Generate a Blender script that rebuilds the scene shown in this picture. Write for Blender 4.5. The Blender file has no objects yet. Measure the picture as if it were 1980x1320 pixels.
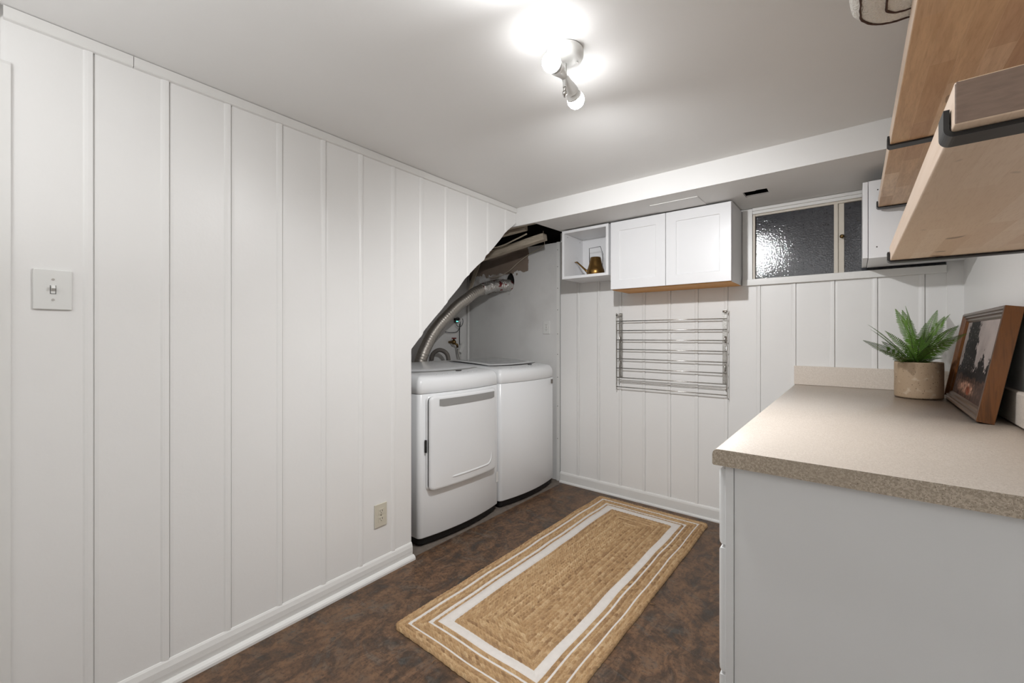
import bpy, bmesh, math, random
from math import pi, sin, cos, radians, sqrt, exp
from mathutils import Vector, Matrix, noise as mnoise
random.seed(7)
sc = bpy.context.scene
C = sc.collection

# ------------------------------------------------------------------ camera, world, fill lights, exposure
cam = bpy.data.cameras.new('camera')
cam.sensor_width = 36.0
cam.lens = 36.0 * 817 / 1980
cam.shift_y = -10 / 1980
cam.clip_start = 0.02
camo = bpy.data.objects.new('camera', cam)
camo.location = (0, 0, 1.2)
camo.rotation_euler = (radians(90), 0, radians(39))
C.objects.link(camo)
sc.camera = camo

w = bpy.data.worlds.new('world'); sc.world = w; w.use_nodes = True
w.node_tree.nodes['Background'].inputs[0].default_value = (0.05, 0.06, 0.08, 1)
w.node_tree.nodes['Background'].inputs[1].default_value = 0.25

BULB_STRENGTH = 26.0
FILL_W = 12.5
SPOT_W = 33.0
def area_light(name, loc, size, watts, rot=(0, 0, 0), color=(.97, .985, 1)):
    l = bpy.data.lights.new(name, 'AREA'); l.shape = 'DISK'; l.size = size; l.energy = watts; l.color = color
    o = bpy.data.objects.new(name, l); o.location = loc; o.rotation_euler = rot; C.objects.link(o); return o
# unseen fill light added behind the camera, aimed up to brighten the ceiling
area_light('bounce_fill_light', (-.8, -.8, 1.35), .5, FILL_W, (pi, 0, 0))

sc.view_settings.view_transform = 'Standard'
sc.view_settings.look = 'None'
sc.view_settings.exposure = 0.68
sc.view_settings.gamma = 1.0
sc.view_settings.use_curve_mapping = False

# ------------------------------------------------------------------ materials
def lin(c):
    r = []
    for v in c[:3]:
        v = v / 255
        r.append(v / 12.92 if v <= .04045 else ((v + .055) / 1.055) ** 2.4)
    return (*r, 1)
class M:
    """small node-tree helper"""
    def __init__(s, name, col=(200, 200, 200), rough=.5, metal=0., spec=.5):
        s.m = bpy.data.materials.new(name); s.m.use_nodes = True
        s.t = s.m.node_tree; s.b = s.t.nodes['Principled BSDF']
        s.b.inputs['Base Color'].default_value = lin(col)
        s.b.inputs['Roughness'].default_value = rough
        s.b.inputs['Metallic'].default_value = metal
        s.b.inputs['Specular IOR Level'].default_value = spec
        s._co = None
    def n(s, typ, **kw):
        nd = s.t.nodes.new(typ)
        for k, v in kw.items():
            if k.startswith('i_'):
                nd.inputs[k[2:].replace('_', ' ')].default_value = v
            else: setattr(nd, k, v)
        return nd
    def l(s, a, b): s.t.links.new(a, b)
    def co(s, scale=(1, 1, 1), rot=(0, 0, 0), kind='Object'):
        tc = s.n('ShaderNodeTexCoord'); mp = s.n('ShaderNodeMapping')
        mp.inputs['Scale'].default_value = scale; mp.inputs['Rotation'].default_value = rot
        s.l(tc.outputs[kind], mp.inputs[0]); return mp.outputs[0]
    def noise(s, scale, detail=3, vec=None, rough=.5, dist=0):
        nd = s.n('ShaderNodeTexNoise'); nd.inputs['Scale'].default_value = scale
        nd.inputs['Detail'].default_value = detail; nd.inputs['Roughness'].default_value = rough
        nd.inputs['Distortion'].default_value = dist
        s.l(vec if vec is not None else s.co(), nd.inputs['Vector']); return nd.outputs['Fac']
    def ramp(s, fac, stops, inter='LINEAR'):
        r = s.n('ShaderNodeValToRGB'); cr = r.color_ramp; cr.interpolation = inter
        while len(cr.elements) < len(stops): cr.elements.new(.5)
        for e, (p, c) in zip(cr.elements, stops):
            e.position = p; e.color = c if len(c) == 4 else lin(c)
        s.l(fac, r.inputs[0]); return r.outputs[0]
    def mix(s, fac, a, b, mode='MIX'):
        nd = s.n('ShaderNodeMix', data_type='RGBA', blend_type=mode)
        for sock, v in ((nd.inputs[0], fac), (nd.inputs[6], a), (nd.inputs[7], b)):
            if isinstance(v, (int, float)): sock.default_value = v
            elif isinstance(v, tuple): sock.default_value = v if len(v) == 4 else lin(v)
            else: s.l(v, sock)
        return nd.outputs[2]
    def math(s, op, a, b=0.0, c=None):
        nd = s.n('ShaderNodeMath', operation=op)
        for i, v in enumerate((a, b) if c is None else (a, b, c)):
            if isinstance(v, (int, float)): nd.inputs[i].default_value = v
            else: s.l(v, nd.inputs[i])
        return nd.outputs[0]
    def color(s, x): s.l(x, s.b.inputs['Base Color']); return s
    def rough(s, x): s.l(x, s.b.inputs['Roughness']); return s
    def bump(s, h, strength=.2, dist=.002):
        nd = s.n('ShaderNodeBump'); nd.inputs['Strength'].default_value = strength
        nd.inputs['Distance'].default_value = dist
        s.l(h, nd.inputs['Height']); s.l(nd.outputs[0], s.b.inputs['Normal']); return s

BW = (1, 1, 1, 1); BK = (0, 0, 0, 1)
def paint(name, col, rough=.45, dirt=.0, bump=.25):
    m = M(name, col, rough)
    f = m.noise(3.0, 4)
    a = tuple(int(v * .975) for v in col)
    base = m.mix(f, a, col)
    if dirt:
        v = m.n('ShaderNodeTexVoronoi'); v.inputs['Scale'].default_value = 7.0
        m.l(m.co(), v.inputs['Vector'])
        spot = m.ramp(v.outputs['Distance'], [(.0, BW), (.028, BW), (.04, BK)])
        g = m.ramp(m.noise(2.1, 2), [(.62, BK), (.66, BW)])
        k = m.math('MULTIPLY', m.math('MULTIPLY', spot, g), dirt)
        base = m.mix(k, base, (110, 98, 84))
    m.color(base)
    h = m.math('ADD', m.noise(60, 3), m.math('MULTIPLY', m.noise(9, 3), 2.0))
    m.bump(h, bump, .0015)
    return m.m

WHITE = (240, 239, 237)
mt = {}
mt['wall'] = paint('wall_paint', WHITE, .38, .7, .22)
mt['ceil'] = paint('ceiling_paint', (238, 237, 235), .62, 0, .18)
mt['trim'] = paint('trim_paint', (234, 233, 230), .35, .4, .15)
mt['old_trim'] = paint('old_cream_trim_paint', (214, 206, 192), .45, 1.0, .35)
mt['drywall'] = paint('alcove_wall_paint', (226, 225, 223), .5, .8, .3)
mt['cab'] = paint('white_cabinet_lacquer', (236, 236, 237), .32, 0, .03)
mt['cab_side'] = paint('painted_cabinet_wood', (226, 227, 227), .42, .3, .12)
mt['appl'] = M('white_appliance_enamel', (236, 237, 238), .2).m
mt['appl_grey'] = M('silver_grey_plastic', (150, 149, 147), .38).m
mt['appl_side'] = M('grey_side_enamel', (196, 194, 190), .3).m
mt['lid_glass'] = M('smoky_lid_glass', (176, 178, 179), .08).m
mt['dark'] = M('black_plastic', (14, 13, 12), .5).m
mt['marks'] = M('grey_print', (205, 206, 208), .4).m
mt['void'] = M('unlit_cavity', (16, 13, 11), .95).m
mt['black_metal'] = M('black_powder_coated_steel', (26, 25, 25), .42).m
mt['plastic'] = M('white_plastic', (228, 228, 225), .35).m
mt['almond'] = M('almond_plastic', (208, 202, 186), .4).m
mt['slot'] = M('dark_slot', (35, 30, 26), .6).m
mt['rubber'] = M('grey_rubber_hose', (120, 114, 108), .6).m
mt['red'] = M('red_painted_metal', (120, 30, 28), .5).m
mt['black_cable'] = M('black_cable', (22, 21, 20), .5).m
mt['white_cable'] = M('cream_cable', (200, 188, 170), .5).m
mt['nail'] = M('nail_head', (70, 62, 55), .5).m

m = M('brushed_steel', (196, 194, 190), .28, 1.0); m.rough(m.ramp(m.noise(90, 2, m.co((1, 1, 12))), [(.3, (.2, .2, .2, 1)), (.7, (.36, .36, .36, 1))])); mt['steel'] = m.m
m = M('brass_old', (120, 98, 62), .4, 1.0); mt['brass'] = m.m
m = M('antique_bronze', (140, 108, 62), .33, 1.0)
m.color(m.mix(m.noise(14, 4), (112, 84, 46), (158, 124, 74))); mt['bronze'] = m.m
m = M('duct_foil', (190, 184, 176), .3, .85)
m.bump(m.noise(120, 3), .3, .002); mt['duct'] = m.m; m.b.inputs['Roughness'].default_value = .42
m = M('foil_tape', (205, 203, 200), .25, .75)
m.color(m.mix(m.ramp(m.noise(26, 2), [(.60, BK), (.63, BW)]), (205, 202, 198), (135, 62, 62)))
m.bump(m.noise(70, 4), 1.0, .008); mt['foil'] = m.m

# vinyl floor: mottled brown slate
m = M('slate_vinyl', (80, 60, 45), .42)
v1 = m.co((1, 1.6, 1), (0, 0, .5))
n1 = m.noise(4.2, 9, v1, .64, 1.6)
n2 = m.noise(8.5, 9, m.co((1.7, .8, 1), (0, 0, -.6)), .70, 1.0)
n3 = m.noise(60, 6, None, .7)
base = m.ramp(n1, [(.36, (86, 85, 79)), (.44, (66, 53, 42)), (.50, (86, 65, 47)), (.56, (112, 82, 57)), (.66, (72, 62, 52))])
sec = m.ramp(n2, [(.38, (42, 34, 28)), (.47, (88, 64, 47)), (.57, (132, 100, 74)), (.68, (98, 94, 88))])
cl = m.mix(.5, base, sec)
cl = m.mix(m.ramp(n3, [(.36, BW), (.5, BK)]), cl, m.mix(.6, cl, (40, 31, 26)))
cl = m.mix(m.ramp(m.noise(210, 3), [(.66, BK), (.70, (.5, .5, .5, 1))]), cl, (135, 118, 100))
m.color(cl); m.rough(m.ramp(n2, [(.3, (.38, .38, .38, 1)), (.7, (.55, .55, .55, 1))]))
m.bump(m.math('ADD', n1, m.math('MULTIPLY', n3, .5)), .35, .003); mt['floor'] = m.m
m = M('bare_concrete', (120, 110, 100), .8); m.color(m.mix(m.noise(25, 6), (92, 82, 73), (142, 132, 122))); mt['concrete'] = m.m

# counter laminate with speckles
def laminate(name, c0, c1, c2, rough=.35):
    m = M(name, c0, rough)
    b = m.mix(m.ramp(m.noise(260, 4), [(.42, BK), (.56, BW)]), c0, c1)
    b = m.mix(m.ramp(m.noise(420, 2), [(.64, BK), (.67, BW)]), b, c2)
    b = m.mix(m.ramp(m.noise(330, 2, m.co((1.1, 1, 1))), [(.67, BK), (.70, BW)]), b, (228, 220, 210))
    b = m.mix(m.ramp(m.noise(5, 5), [(.35, BK), (.7, (.5, .5, .5, 1))]), b, c1)
    m.color(b); return m.m
mt['lam'] = laminate('speckled_laminate', (234, 224, 213), (222, 211, 199), (184, 168, 152))
mt['lam_edge'] = laminate('speckled_laminate_edge', (190, 177, 160), (160, 147, 130), (92, 78, 62), .5)

# butcher block
def block(name, tones, stave=(.32, .042), grain=.35, dark=(150, 112, 82)):
    m = M(name, tones[0], .45)
    br = m.n('ShaderNodeTexBrick'); m.l(m.co((1, 1, 1), (0, 0, pi / 2)), br.inputs['Vector'])
    br.inputs['Scale'].default_value = 1; br.inputs['Brick Width'].default_value = stave[0]; br.inputs['Row Height'].default_value = stave[1]
    br.inputs['Mortar Size'].default_value = .0006; br.inputs['Mortar Smooth'].default_value = 0
    br.inputs['Color1'].default_value = BK; br.inputs['Color2'].default_value = BW; br.inputs['Mortar'].default_value = (.5, .5, .5, 1)
    br.offset = .37
    c = m.ramp(br.outputs['Color'], [(0, tones[0]), (.35, tones[1]), (.65, tones[2]), (1, tones[3])])
    # a second, shifted brick pattern breaks up the tone repeats
    g = m.noise(22, 6, m.co((3.2, .28, 3.2)), .6, .6)
    c = m.mix(m.math('MULTIPLY', m.ramp(g, [(.38, BK), (.66, BW)]), grain), c, dark)
    f = m.noise(120, 3, m.co((2.5, .25, 2.5)))
    c = m.mix(m.math('MULTIPLY', m.ramp(f, [(.5, BK), (.7, BW)]), .25), c, dark)
    kn = m.ramp(m.noise(9, 1, m.co((1.6, 1, 1))), [(.735, BK), (.75, BW)])
    c = m.mix(m.math('MULTIPLY', kn, .6), c, (112, 84, 60))
    m.color(c); m.bump(g, .05, .001); return m.m
mt['block_pale'] = block('pale_butcher_block', [(226, 200, 172), (233, 209, 183), (220, 192, 163), (238, 217, 193)], grain=.16, dark=(200, 166, 134))
mt['block_tan'] = block('tan_butcher_block', [(218, 182, 142), (198, 158, 118), (232, 202, 168), (190, 148, 110)], grain=.40, dark=(164, 122, 86))
m = M('shelf_edge_wood', (232, 210, 190), .5); m.color(m.mix(m.noise(30, 4, m.co((1, .2, 3))), (236, 216, 198), (214, 188, 164))); mt['edge_wood'] = m.m
m = M('end_grain', (130, 110, 96), .6); m.color(m.mix(m.noise(60, 5, m.co((1, 1, 4))), (112, 92, 80), (146, 124, 108))); mt['end_grain'] = m.m
m = M('oak_veneer', (190, 130, 74), .5); m.color(m.mix(m.noise(26, 5, m.co((.3, 3, 3))), (232, 172, 92), (204, 142, 68))); mt['oak'] = m.m
m = M('walnut_frame_wood', (110, 66, 30), .4)
g = m.noise(30, 6, m.co((3, 3, .22)), .6, .4)
m.color(m.ramp(g, [(.3, (80, 48, 20)), (.5, (112, 68, 30)), (.7, (92, 55, 23))])); m.bump(g, .1, .001); mt['walnut'] = m.m
m = M('dark_frame_wood', (84, 62, 48), .3); m.color(m.mix(m.noise(40, 4), (70, 52, 42), (104, 84, 70))); mt['frame_dark'] = m.m
m = M('raw_timber', (128, 112, 96), .8); g = m.noise(18, 6, m.co((.3, 3, 3)), .6, .5)
m.color(m.ramp(g, [(.3, (158, 146, 130)), (.6, (196, 184, 166)), (.8, (170, 156, 138))])); m.bump(g, .4, .003); mt['timber'] = m.m
m = M('stair_underside_board', (118, 104, 92), .8); m.color(m.mix(m.noise(6, 5), (92, 80, 70), (128, 114, 100))); mt['under'] = m.m
m = M('speckled_stoneware', (178, 156, 128), .65)
b = m.mix(m.noise(7, 5), (186, 162, 134), (158, 136, 112))
b = m.mix(m.ramp(m.noise(170, 2), [(.66, BK), (.70, BW)]), b, (92, 76, 60))
b = m.mix(m.ramp(m.noise(40, 4), [(.6, BK), (.75, (.6, .6, .6, 1))]), b, (206, 190, 168))
m.color(b); m.bump(m.noise(50, 4), .3, .002); mt['pot'] = m.m
m = M('fern_green', (60, 96, 36), .5); m.color(m.mix(m.noise(16, 3), (62, 104, 34), (122, 160, 66)))
m.b.inputs['Subsurface Weight'].default_value = 0; mt['fern'] = m.m
mt['stem'] = M('fern_stem', (62, 66, 34), .6).m
m = M('potting_soil', (46, 36, 28), .95); m.bump(m.noise(80, 4), 1, .01); mt['soil'] = m.m
m = M('terry_towel', (230, 226, 218), .95); m.bump(m.noise(260, 3), 1, .006); mt['towel'] = m.m
mt['towel_line'] = M('brown_towel_stitch', (76, 56, 48), .95).m

# obscured window glass (night behind)
m = M('obscured_glass', (74, 76, 82), .05, 0, 1.0)
vo = m.n('ShaderNodeTexVoronoi'); vo.inputs['Scale'].default_value = 110; m.l(m.co(), vo.inputs['Vector'])
hh = m.math('ADD', vo.outputs['Distance'], m.math('MULTIPLY', m.noise(150, 3), 1.2))
m.color(m.mix(m.noise(45, 5, None, .7), (40, 42, 47), (98, 100, 106))); m.bump(hh, .5, .0007)
m.b.inputs['Transmission Weight'].default_value = .25; mt['glass'] = m.m
m = M('bulb_glow', (255, 255, 255), .5); m.b.inputs['Emission Color'].default_value = (.985, .99, 1, 1)
m.b.inputs['Emission Strength'].default_value = BULB_STRENGTH; mt['bulb'] = m.m
m = M('green_led', (60, 220, 190), .5); m.b.inputs['Emission Color'].default_value = (.1, .9, .7, 1)
m.b.inputs['Emission Strength'].default_value = 3; mt['led'] = m.m

# drywall behind the washer: unpainted brown patch above the duct
m = M('patched_alcove_wall', (214, 213, 211), .5)
tc = m.n('ShaderNodeTexCoord'); sp = m.n('ShaderNodeSeparateXYZ'); m.l(tc.outputs['Object'], sp.inputs[0])
nz = m.math('MULTIPLY', m.math('SUBTRACT', m.noise(14, 4), .5), .16)
zz = m.math('ADD', sp.outputs[2], nz); xx = m.math('ADD', sp.outputs[0], m.math('MULTIPLY', nz, .5))
ff = m.math('MULTIPLY', m.math('GREATER_THAN', zz, 1.775), m.math('LESS_THAN', xx, -2.235))
f2 = m.math('MULTIPLY', m.math('GREATER_THAN', zz, 1.60), m.math('LESS_THAN', xx, -2.43))
f2 = m.math('MULTIPLY', f2, m.ramp(m.noise(9, 5), [(.42, BK), (.6, (.75, .75, .75, 1))]))
f = m.math('MAXIMUM', ff, f2)
pa = m.mix(m.noise(4, 4), (220, 219, 217), (230, 229, 227))
pa = m.mix(m.math('MULTIPLY', m.ramp(m.noise(3.3, 4), [(.5, BK), (.8, BW)]), .35), pa, (176, 172, 168))
m.color(m.mix(f, pa, m.mix(m.noise(12, 4), (134, 118, 106), (158, 142, 128)))); m.bump(m.noise(12, 5), .3, .003); mt['patched'] = m.m

# ------------------------------------------------------------------ mesh helpers
def new(): return bmesh.new()
def box(bm, x0, x1, y0, y1, z0, z1, mi=0):
    v = [bm.verts.new((x, y, z)) for x in (x0, x1) for y in (y0, y1) for z in (z0, z1)]
    for q in ((0, 1, 3, 2), (4, 6, 7, 5), (0, 4, 5, 1), (2, 3, 7, 6), (0, 2, 6, 4), (1, 5, 7, 3)):
        f = bm.faces.new([v[i] for i in q]); f.material_index = mi
    return bm
def obox(bm, c, ax, ay, az, hx, hy, hz, mi=0):
    """oriented box: centre, three unit axes, half sizes"""
    c = Vector(c); v = []
    for i in (-1, 1):
        for j in (-1, 1):
            for k in (-1, 1): v.append(bm.verts.new(c + ax * (i * hx) + ay * (j * hy) + az * (k * hz)))
    for q in ((0, 1, 3, 2), (4, 6, 7, 5), (0, 4, 5, 1), (2, 3, 7, 6), (0, 2, 6, 4), (1, 5, 7, 3)):
        f = bm.faces.new([v[i] for i in q]); f.material_index = mi
def tube(bm, pts, r, n=10, caps=True, mi=0):
    """tube through points; r a number or a list"""
    pts = [Vector(p) for p in pts]; N = len(pts)
    rr = r if isinstance(r, (list, tuple)) else [r] * N
    rings = []; up = None
    for i, p in enumerate(pts):
        d = (pts[min(i + 1, N - 1)] - pts[max(i - 1, 0)]).normalized()
        if up is None:
            up = Vector((0, 0, 1)) if abs(d.z) < .9 else Vector((1, 0, 0))
        a = (up - d * up.dot(d)).normalized(); b = d.cross(a); up = a
        rings.append([bm.verts.new(p + (a * cos(2 * pi * k / n) + b * sin(2 * pi * k / n)) * rr[i]) for k in range(n)])
    for i in range(N - 1):
        for k in range(n):
            f = bm.faces.new((rings[i][k], rings[i][(k + 1) % n], rings[i + 1][(k + 1) % n], rings[i + 1][k])); f.material_index = mi; f.smooth = True
    if caps:
        f = bm.faces.new(rings[0][::-1]); f.material_index = mi; f = bm.faces.new(rings[-1]); f.material_index = mi
def lathe(bm, prof, c=(0, 0, 0), axis=(0, 0, 1), n=32, mi=0):
    """prof: (radius, height) along axis from c"""
    axis = Vector(axis).normalized(); c = Vector(c)
    t = Vector((1, 0, 0)) if abs(axis.x) < .8 else Vector((0, 1, 0))
    a = (t - axis * t.dot(axis)).normalized(); b = axis.cross(a)
    rings = []
    for r, h in prof:
        r = max(r, 1e-5)
        rings.append([bm.verts.new(c + axis * h + (a * cos(2 * pi * k / n) + b * sin(2 * pi * k / n)) * r) for k in range(n)])
    for i in range(len(rings) - 1):
        for k in range(n):
            f = bm.faces.new((rings[i][k], rings[i][(k + 1) % n], rings[i + 1][(k + 1) % n], rings[i + 1][k])); f.material_index = mi; f.smooth = True
    f = bm.faces.new(rings[0][::-1]); f.material_index = mi
    f = bm.faces.new(rings[-1]); f.material_index = mi
def spline(pts, n=12):
    """Catmull-Rom samples"""
    P = [Vector(p) for p in pts]; P = [P[0] * 2 - P[1]] + P + [P[-1] * 2 - P[-2]]
    out = []
    for i in range(1, len(P) - 2):
        for k in range(n):
            t = k / n
            out.append(.5 * ((2 * P[i]) + (P[i + 1] - P[i - 1]) * t + (2 * P[i - 1] - 5 * P[i] + 4 * P[i + 1] - P[i + 2]) * t * t
                             + (3 * P[i] - P[i - 1] - 3 * P[i + 1] + P[i + 2]) * t ** 3))
    out.append(P[-2]); return out
def obj(name, bm, mats, parent=None, bevel=0, seg=2, smooth=False, fix=True, ang=35):
    if fix: bmesh.ops.recalc_face_normals(bm, faces=bm.faces)
    me = bpy.data.meshes.new(name); bm.to_mesh(me); bm.free()
    o = bpy.data.objects.new(name, me); C.objects.link(o)
    for mm in (mats if isinstance(mats, (list, tuple)) else [mats]): me.materials.append(mt[mm] if isinstance(mm, str) else mm)
    if smooth:
        for p in me.polygons: p.use_smooth = True
    if bevel:
        b = o.modifiers.new('bevel', 'BEVEL'); b.width = bevel; b.segments = seg; b.limit_method = 'ANGLE'; b.angle_limit = radians(ang)
        b.harden_normals = False
        for p in me.polygons: p.use_smooth = True
        e = o.modifiers.new('wn', 'WEIGHTED_NORMAL'); e.keep_sharp = False
    if parent is not None:
        o.parent = parent; o.matrix_parent_inverse = parent.matrix_world.inverted() if False else Matrix.Translation(-Vector(parent.location))
    return o
def thing(name, label, cat, loc=(0, 0, 0), group=None):
    o = bpy.data.objects.new(name, None); o.empty_display_size = .05; o.location = loc; C.objects.link(o)
    o['label'] = label; o['category'] = cat
    if group: o['group'] = group
    return o
def tag(o, label, cat, group=None):
    o['label'] = label; o['category'] = cat
    if group: o['group'] = group
    return o
def struct(name, bm, mats, **kw):
    o = obj(name, bm, mats, **kw)
    if kw.get('parent') is None: o['kind'] = 'structure'
    return o
def copy_tree(o, parent=None):
    c = o.copy(); C.objects.link(c)
    if parent: c.parent = parent
    for ch in list(o.children): copy_tree(ch, c)
    return c

H = 2.115              # ceiling height
RX = .412              # right wall
YB = 2.965             # panelled back wall
def wx(y, off=0): return -1.832 - .0217 * y + off      # left wall face
ZS = 1.988             # underside of the boxed beam

# ------------------------------------------------------------------ the setting
bm = new(); box(bm, -1.862, RX + .1, -1.8, 3.1, -.05, 0); struct('floor', bm, 'floor')
bm = new(); box(bm, -3.05, -1.862, 1.3, 3.1, -.05, -.002); struct('floor_alcove', bm, 'concrete')
bm = new(); box(bm, -2.0, RX + .1, -1.8, 2.384, H, H + .05); struct('ceiling', bm, 'ceil')

# profile of the vertical boards: (distance past the seam, height)
SEAM = [(-.024, 0), (-.019, .0026), (-.012, .0042), (-.0025, .0046), (-.0012, .0038), (-.0002, -.0042), (.0012, -.0038), (.0024, -.0010), (.012, 0)]
seams_l = [.202 + .1875 * i for i in range(-10, 12)]
diag = [(1.434, 1.130), (1.50, 1.199), (1.524, 1.232), (1.60, 1.305), (1.66, 1.360), (1.713, 1.418), (1.80, 1.500), (1.845, 1.552), (1.891, 1.592),
        (1.96, 1.650), (2.03, 1.700), (2.045, 1.728), (2.11, 1.782), (2.20, 1.868), (2.25, 1.922), (2.30, 1.958), (2.345, 1.990), (2.372, 2.016), (2.42, 2.05)]
def dz(y):
    for (a, za), (b, zb) in zip(diag, diag[1:]):
        if a <= y <= b: return za + (zb - za) * (y - a) / (b - a)
    return diag[-1][1]
def board_samples(a, b, seams):
    s = {a: 0, b: 0}
    for c in seams:
        for d, h in SEAM:
            if a < c + d < b: s[c + d] = h
    return sorted(s.items())
bm = new()
S1 = board_samples(-1.8, 1.434, seams_l)
S2 = board_samples(1.434, 2.369, seams_l)
extra = {y for y, _ in diag if 1.434 < y < 2.369}
d2 = dict(S2)
def interp(S, y):
    for (a, ha), (b, hb) in zip(S, S[1:]):
        if a <= y <= b: return ha + (hb - ha) * (y - a) / (b - a)
    return 0
for y in extra: d2.setdefault(y, interp(S2, y))
S2 = sorted(d2.items())
def strip(bm, S, zlo, zhi, face, thick):
    """vertical strips through samples; face(t,h)->(x,y); thick offset of the rear face"""
    cols = []
    for t, h in S:
        f = face(t, h); b = face(t, -thick)
        cols.append([bm.verts.new((*f, zlo(t))), bm.verts.new((*f, zhi(t))), bm.verts.new((*b, zhi(t))), bm.verts.new((*b, zlo(t)))])
    for a, b in zip(cols, cols[1:]):
        for k in range(4): bm.faces.new((a[k], a[(k + 1) % 4], b[(k + 1) % 4], b[k]))
    bm.faces.new(cols[0]); bm.faces.new(cols[-1][::-1])
fl = lambda t, h: (wx(t) + h, t)
strip(bm, S1, lambda t: 0, lambda t: H, fl, .018)
strip(bm, S2, dz, lambda t: H, fl, .018)
struct('wall_left', bm, 'wall')

# back wall, boards; low part under the window
seams_b = [-1.889 + .1805 * i for i in range(1, 13)]
fb = lambda t, h: (t, YB - h)
bm = new()
strip(bm, board_samples(-1.884, -.541, seams_b), lambda t: 0, lambda t: 2.05, fb, .018)
strip(bm, board_samples(-.541, RX + .02, seams_b), lambda t: 0, lambda t: 1.53, fb, .018)
box(bm, RX - .059, RX + .02, YB, YB + .018, 1.50, 2.0)
struct('wall_back', bm, 'wall')
bm = new(); box(bm, RX, RX + .03, -1.8, 3.0, 0, H + .02); struct('wall_right', bm, 'wall')
bm = new(); box(bm, RX - .059, RX + .001, YB - .006, YB + .002, 0, 1.985); struct('trim_7', bm, 'wall', bevel=.001)
bm = new(); box(bm, -1.95, RX + .1, -1.83, -1.8, 0, H); struct('wall_rear', bm, 'wall')

# crown strip and baseboards
def prism_y(bm, prof, y0, y1, face=wx, n=1):
    """prof: (offset from wall, z) polygon swept along the left wall"""
    a = [bm.verts.new((face(y0) + o, y0, z)) for o, z in prof]; b = [bm.verts.new((face(y1) + o, y1, z)) for o, z in prof]
    k = len(prof)
    for i in range(k): bm.faces.new((a[i], a[(i + 1) % k], b[(i + 1) % k], b[i]))
    bm.faces.new(a[::-1]); bm.faces.new(b)
crown = [(.0, 2.078), (.010, 2.080), (.0125, 2.083), (.0125, H - .002), (0, H - .002)]
bm = new(); prism_y(bm, crown, .0225, .294); struct('trim_1', bm, 'trim')
bm = new(); prism_y(bm, crown, .2955, 2.368); struct('trim_2', bm, 'trim')
bm = new(); prism_y(bm, crown, -1.79, .014); struct('trim_3', bm, 'trim')
bm = new(); prism_y(bm, [(0, 0), (.007, 0), (.007, 1.955), (.004, 1.963), (0, 1.963)], -.12, .036); struct('trim_4', bm, 'trim')
base = [(0, 0), (.011, 0), (.011, .022), (.013, .045), (.012, .065), (.007, .082), (.003, .088), (0, .089)]
shoe = [(.010, 0), (.030, 0), (.030, .010), (.026, .017), (.018, .022), (.010, .024)]
bm = new(); prism_y(bm, base, -1.79, 1.434); struct('baseboard_left', bm, 'trim')
bm = new(); prism_y(bm, shoe, -1.79, 1.440); struct('trim_8', bm, 'trim')
def prism_x(bm, prof, x0, x1, y=YB):
    a = [bm.verts.new((x0, y - o, z)) for o, z in prof]; b = [bm.verts.new((x1, y - o, z)) for o, z in prof]
    k = len(prof)
    for i in range(k): bm.faces.new((a[i], a[(i + 1) % k], b[(i + 1) % k], b[i]))
    bm.faces.new(a[::-1]); bm.faces.new(b)
base_b = [(0, 0), (.012, 0), (.012, .07), (.009, .080), (.004, .086), (0, .087)]
bm = new(); prism_x(bm, base_b, -1.884, -.25); struct('baseboard_back', bm, 'trim')
bm = new(); prism_x(bm, [(.011, 0), (.022, 0), (.022, .008), (.018, .014), (.011, .017)], -1.884, -.25); struct('trim_9', bm, 'trim')

# boxed beam in front of the back wall: fascia and underside with the cut hole
bm = new(); box(bm, -1.935, RX, 2.37, 2.384, ZS, H); struct('trim_5', bm, 'ceil')
hx0, hx1, hy0, hy1 = -.478, -.362, 2.603, 2.71
bm = new()
def slab(pts, z0, z1):
    a = [bm.verts.new((x, y, z0)) for x, y in pts]; b = [bm.verts.new((x, y, z1)) for x, y in pts]
    n = len(pts)
    for i in range(n): bm.faces.new((a[i], a[(i + 1) % n], b[(i + 1) % n], b[i]))
    bm.faces.new(a[::-1]); bm.faces.new(b)
slab([(-1.729, 2.384), (hx0, 2.384), (hx0, YB + .02), (-1.70, YB + .02)], ZS, ZS + .012)
slab([(hx1, 2.384), (RX, 2.384), (RX, YB + .02), (hx1, YB + .02)], ZS, ZS + .012)
slab([(hx0, 2.384), (hx1, 2.384), (hx1, hy0), (-.41, hy0 - .004), (-.418, hy0 + .004), (hx0, hy0)], ZS, ZS + .012)
slab([(hx0, hy1), (hx1, hy1), (hx1, YB + .02), (hx0, YB + .02)], ZS, ZS + .012)
struct('ceiling_soffit', bm, 'ceil')
bm = new(); box(bm, -.955, -.683, 2.497, 2.68, ZS - .0045, ZS - .0002)
tag(obj('access_panel', bm, 'ceil', bevel=.001), 'flat white access panel on the beam underside above the double cabinet', 'panel')
# cavity above the beam and the alcove
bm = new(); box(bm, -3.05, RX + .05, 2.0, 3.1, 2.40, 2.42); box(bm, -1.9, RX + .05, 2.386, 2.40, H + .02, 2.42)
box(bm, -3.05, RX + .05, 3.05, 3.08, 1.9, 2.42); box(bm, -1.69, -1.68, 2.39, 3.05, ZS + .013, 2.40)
struct('wall_cavity', bm, 'void')

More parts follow.
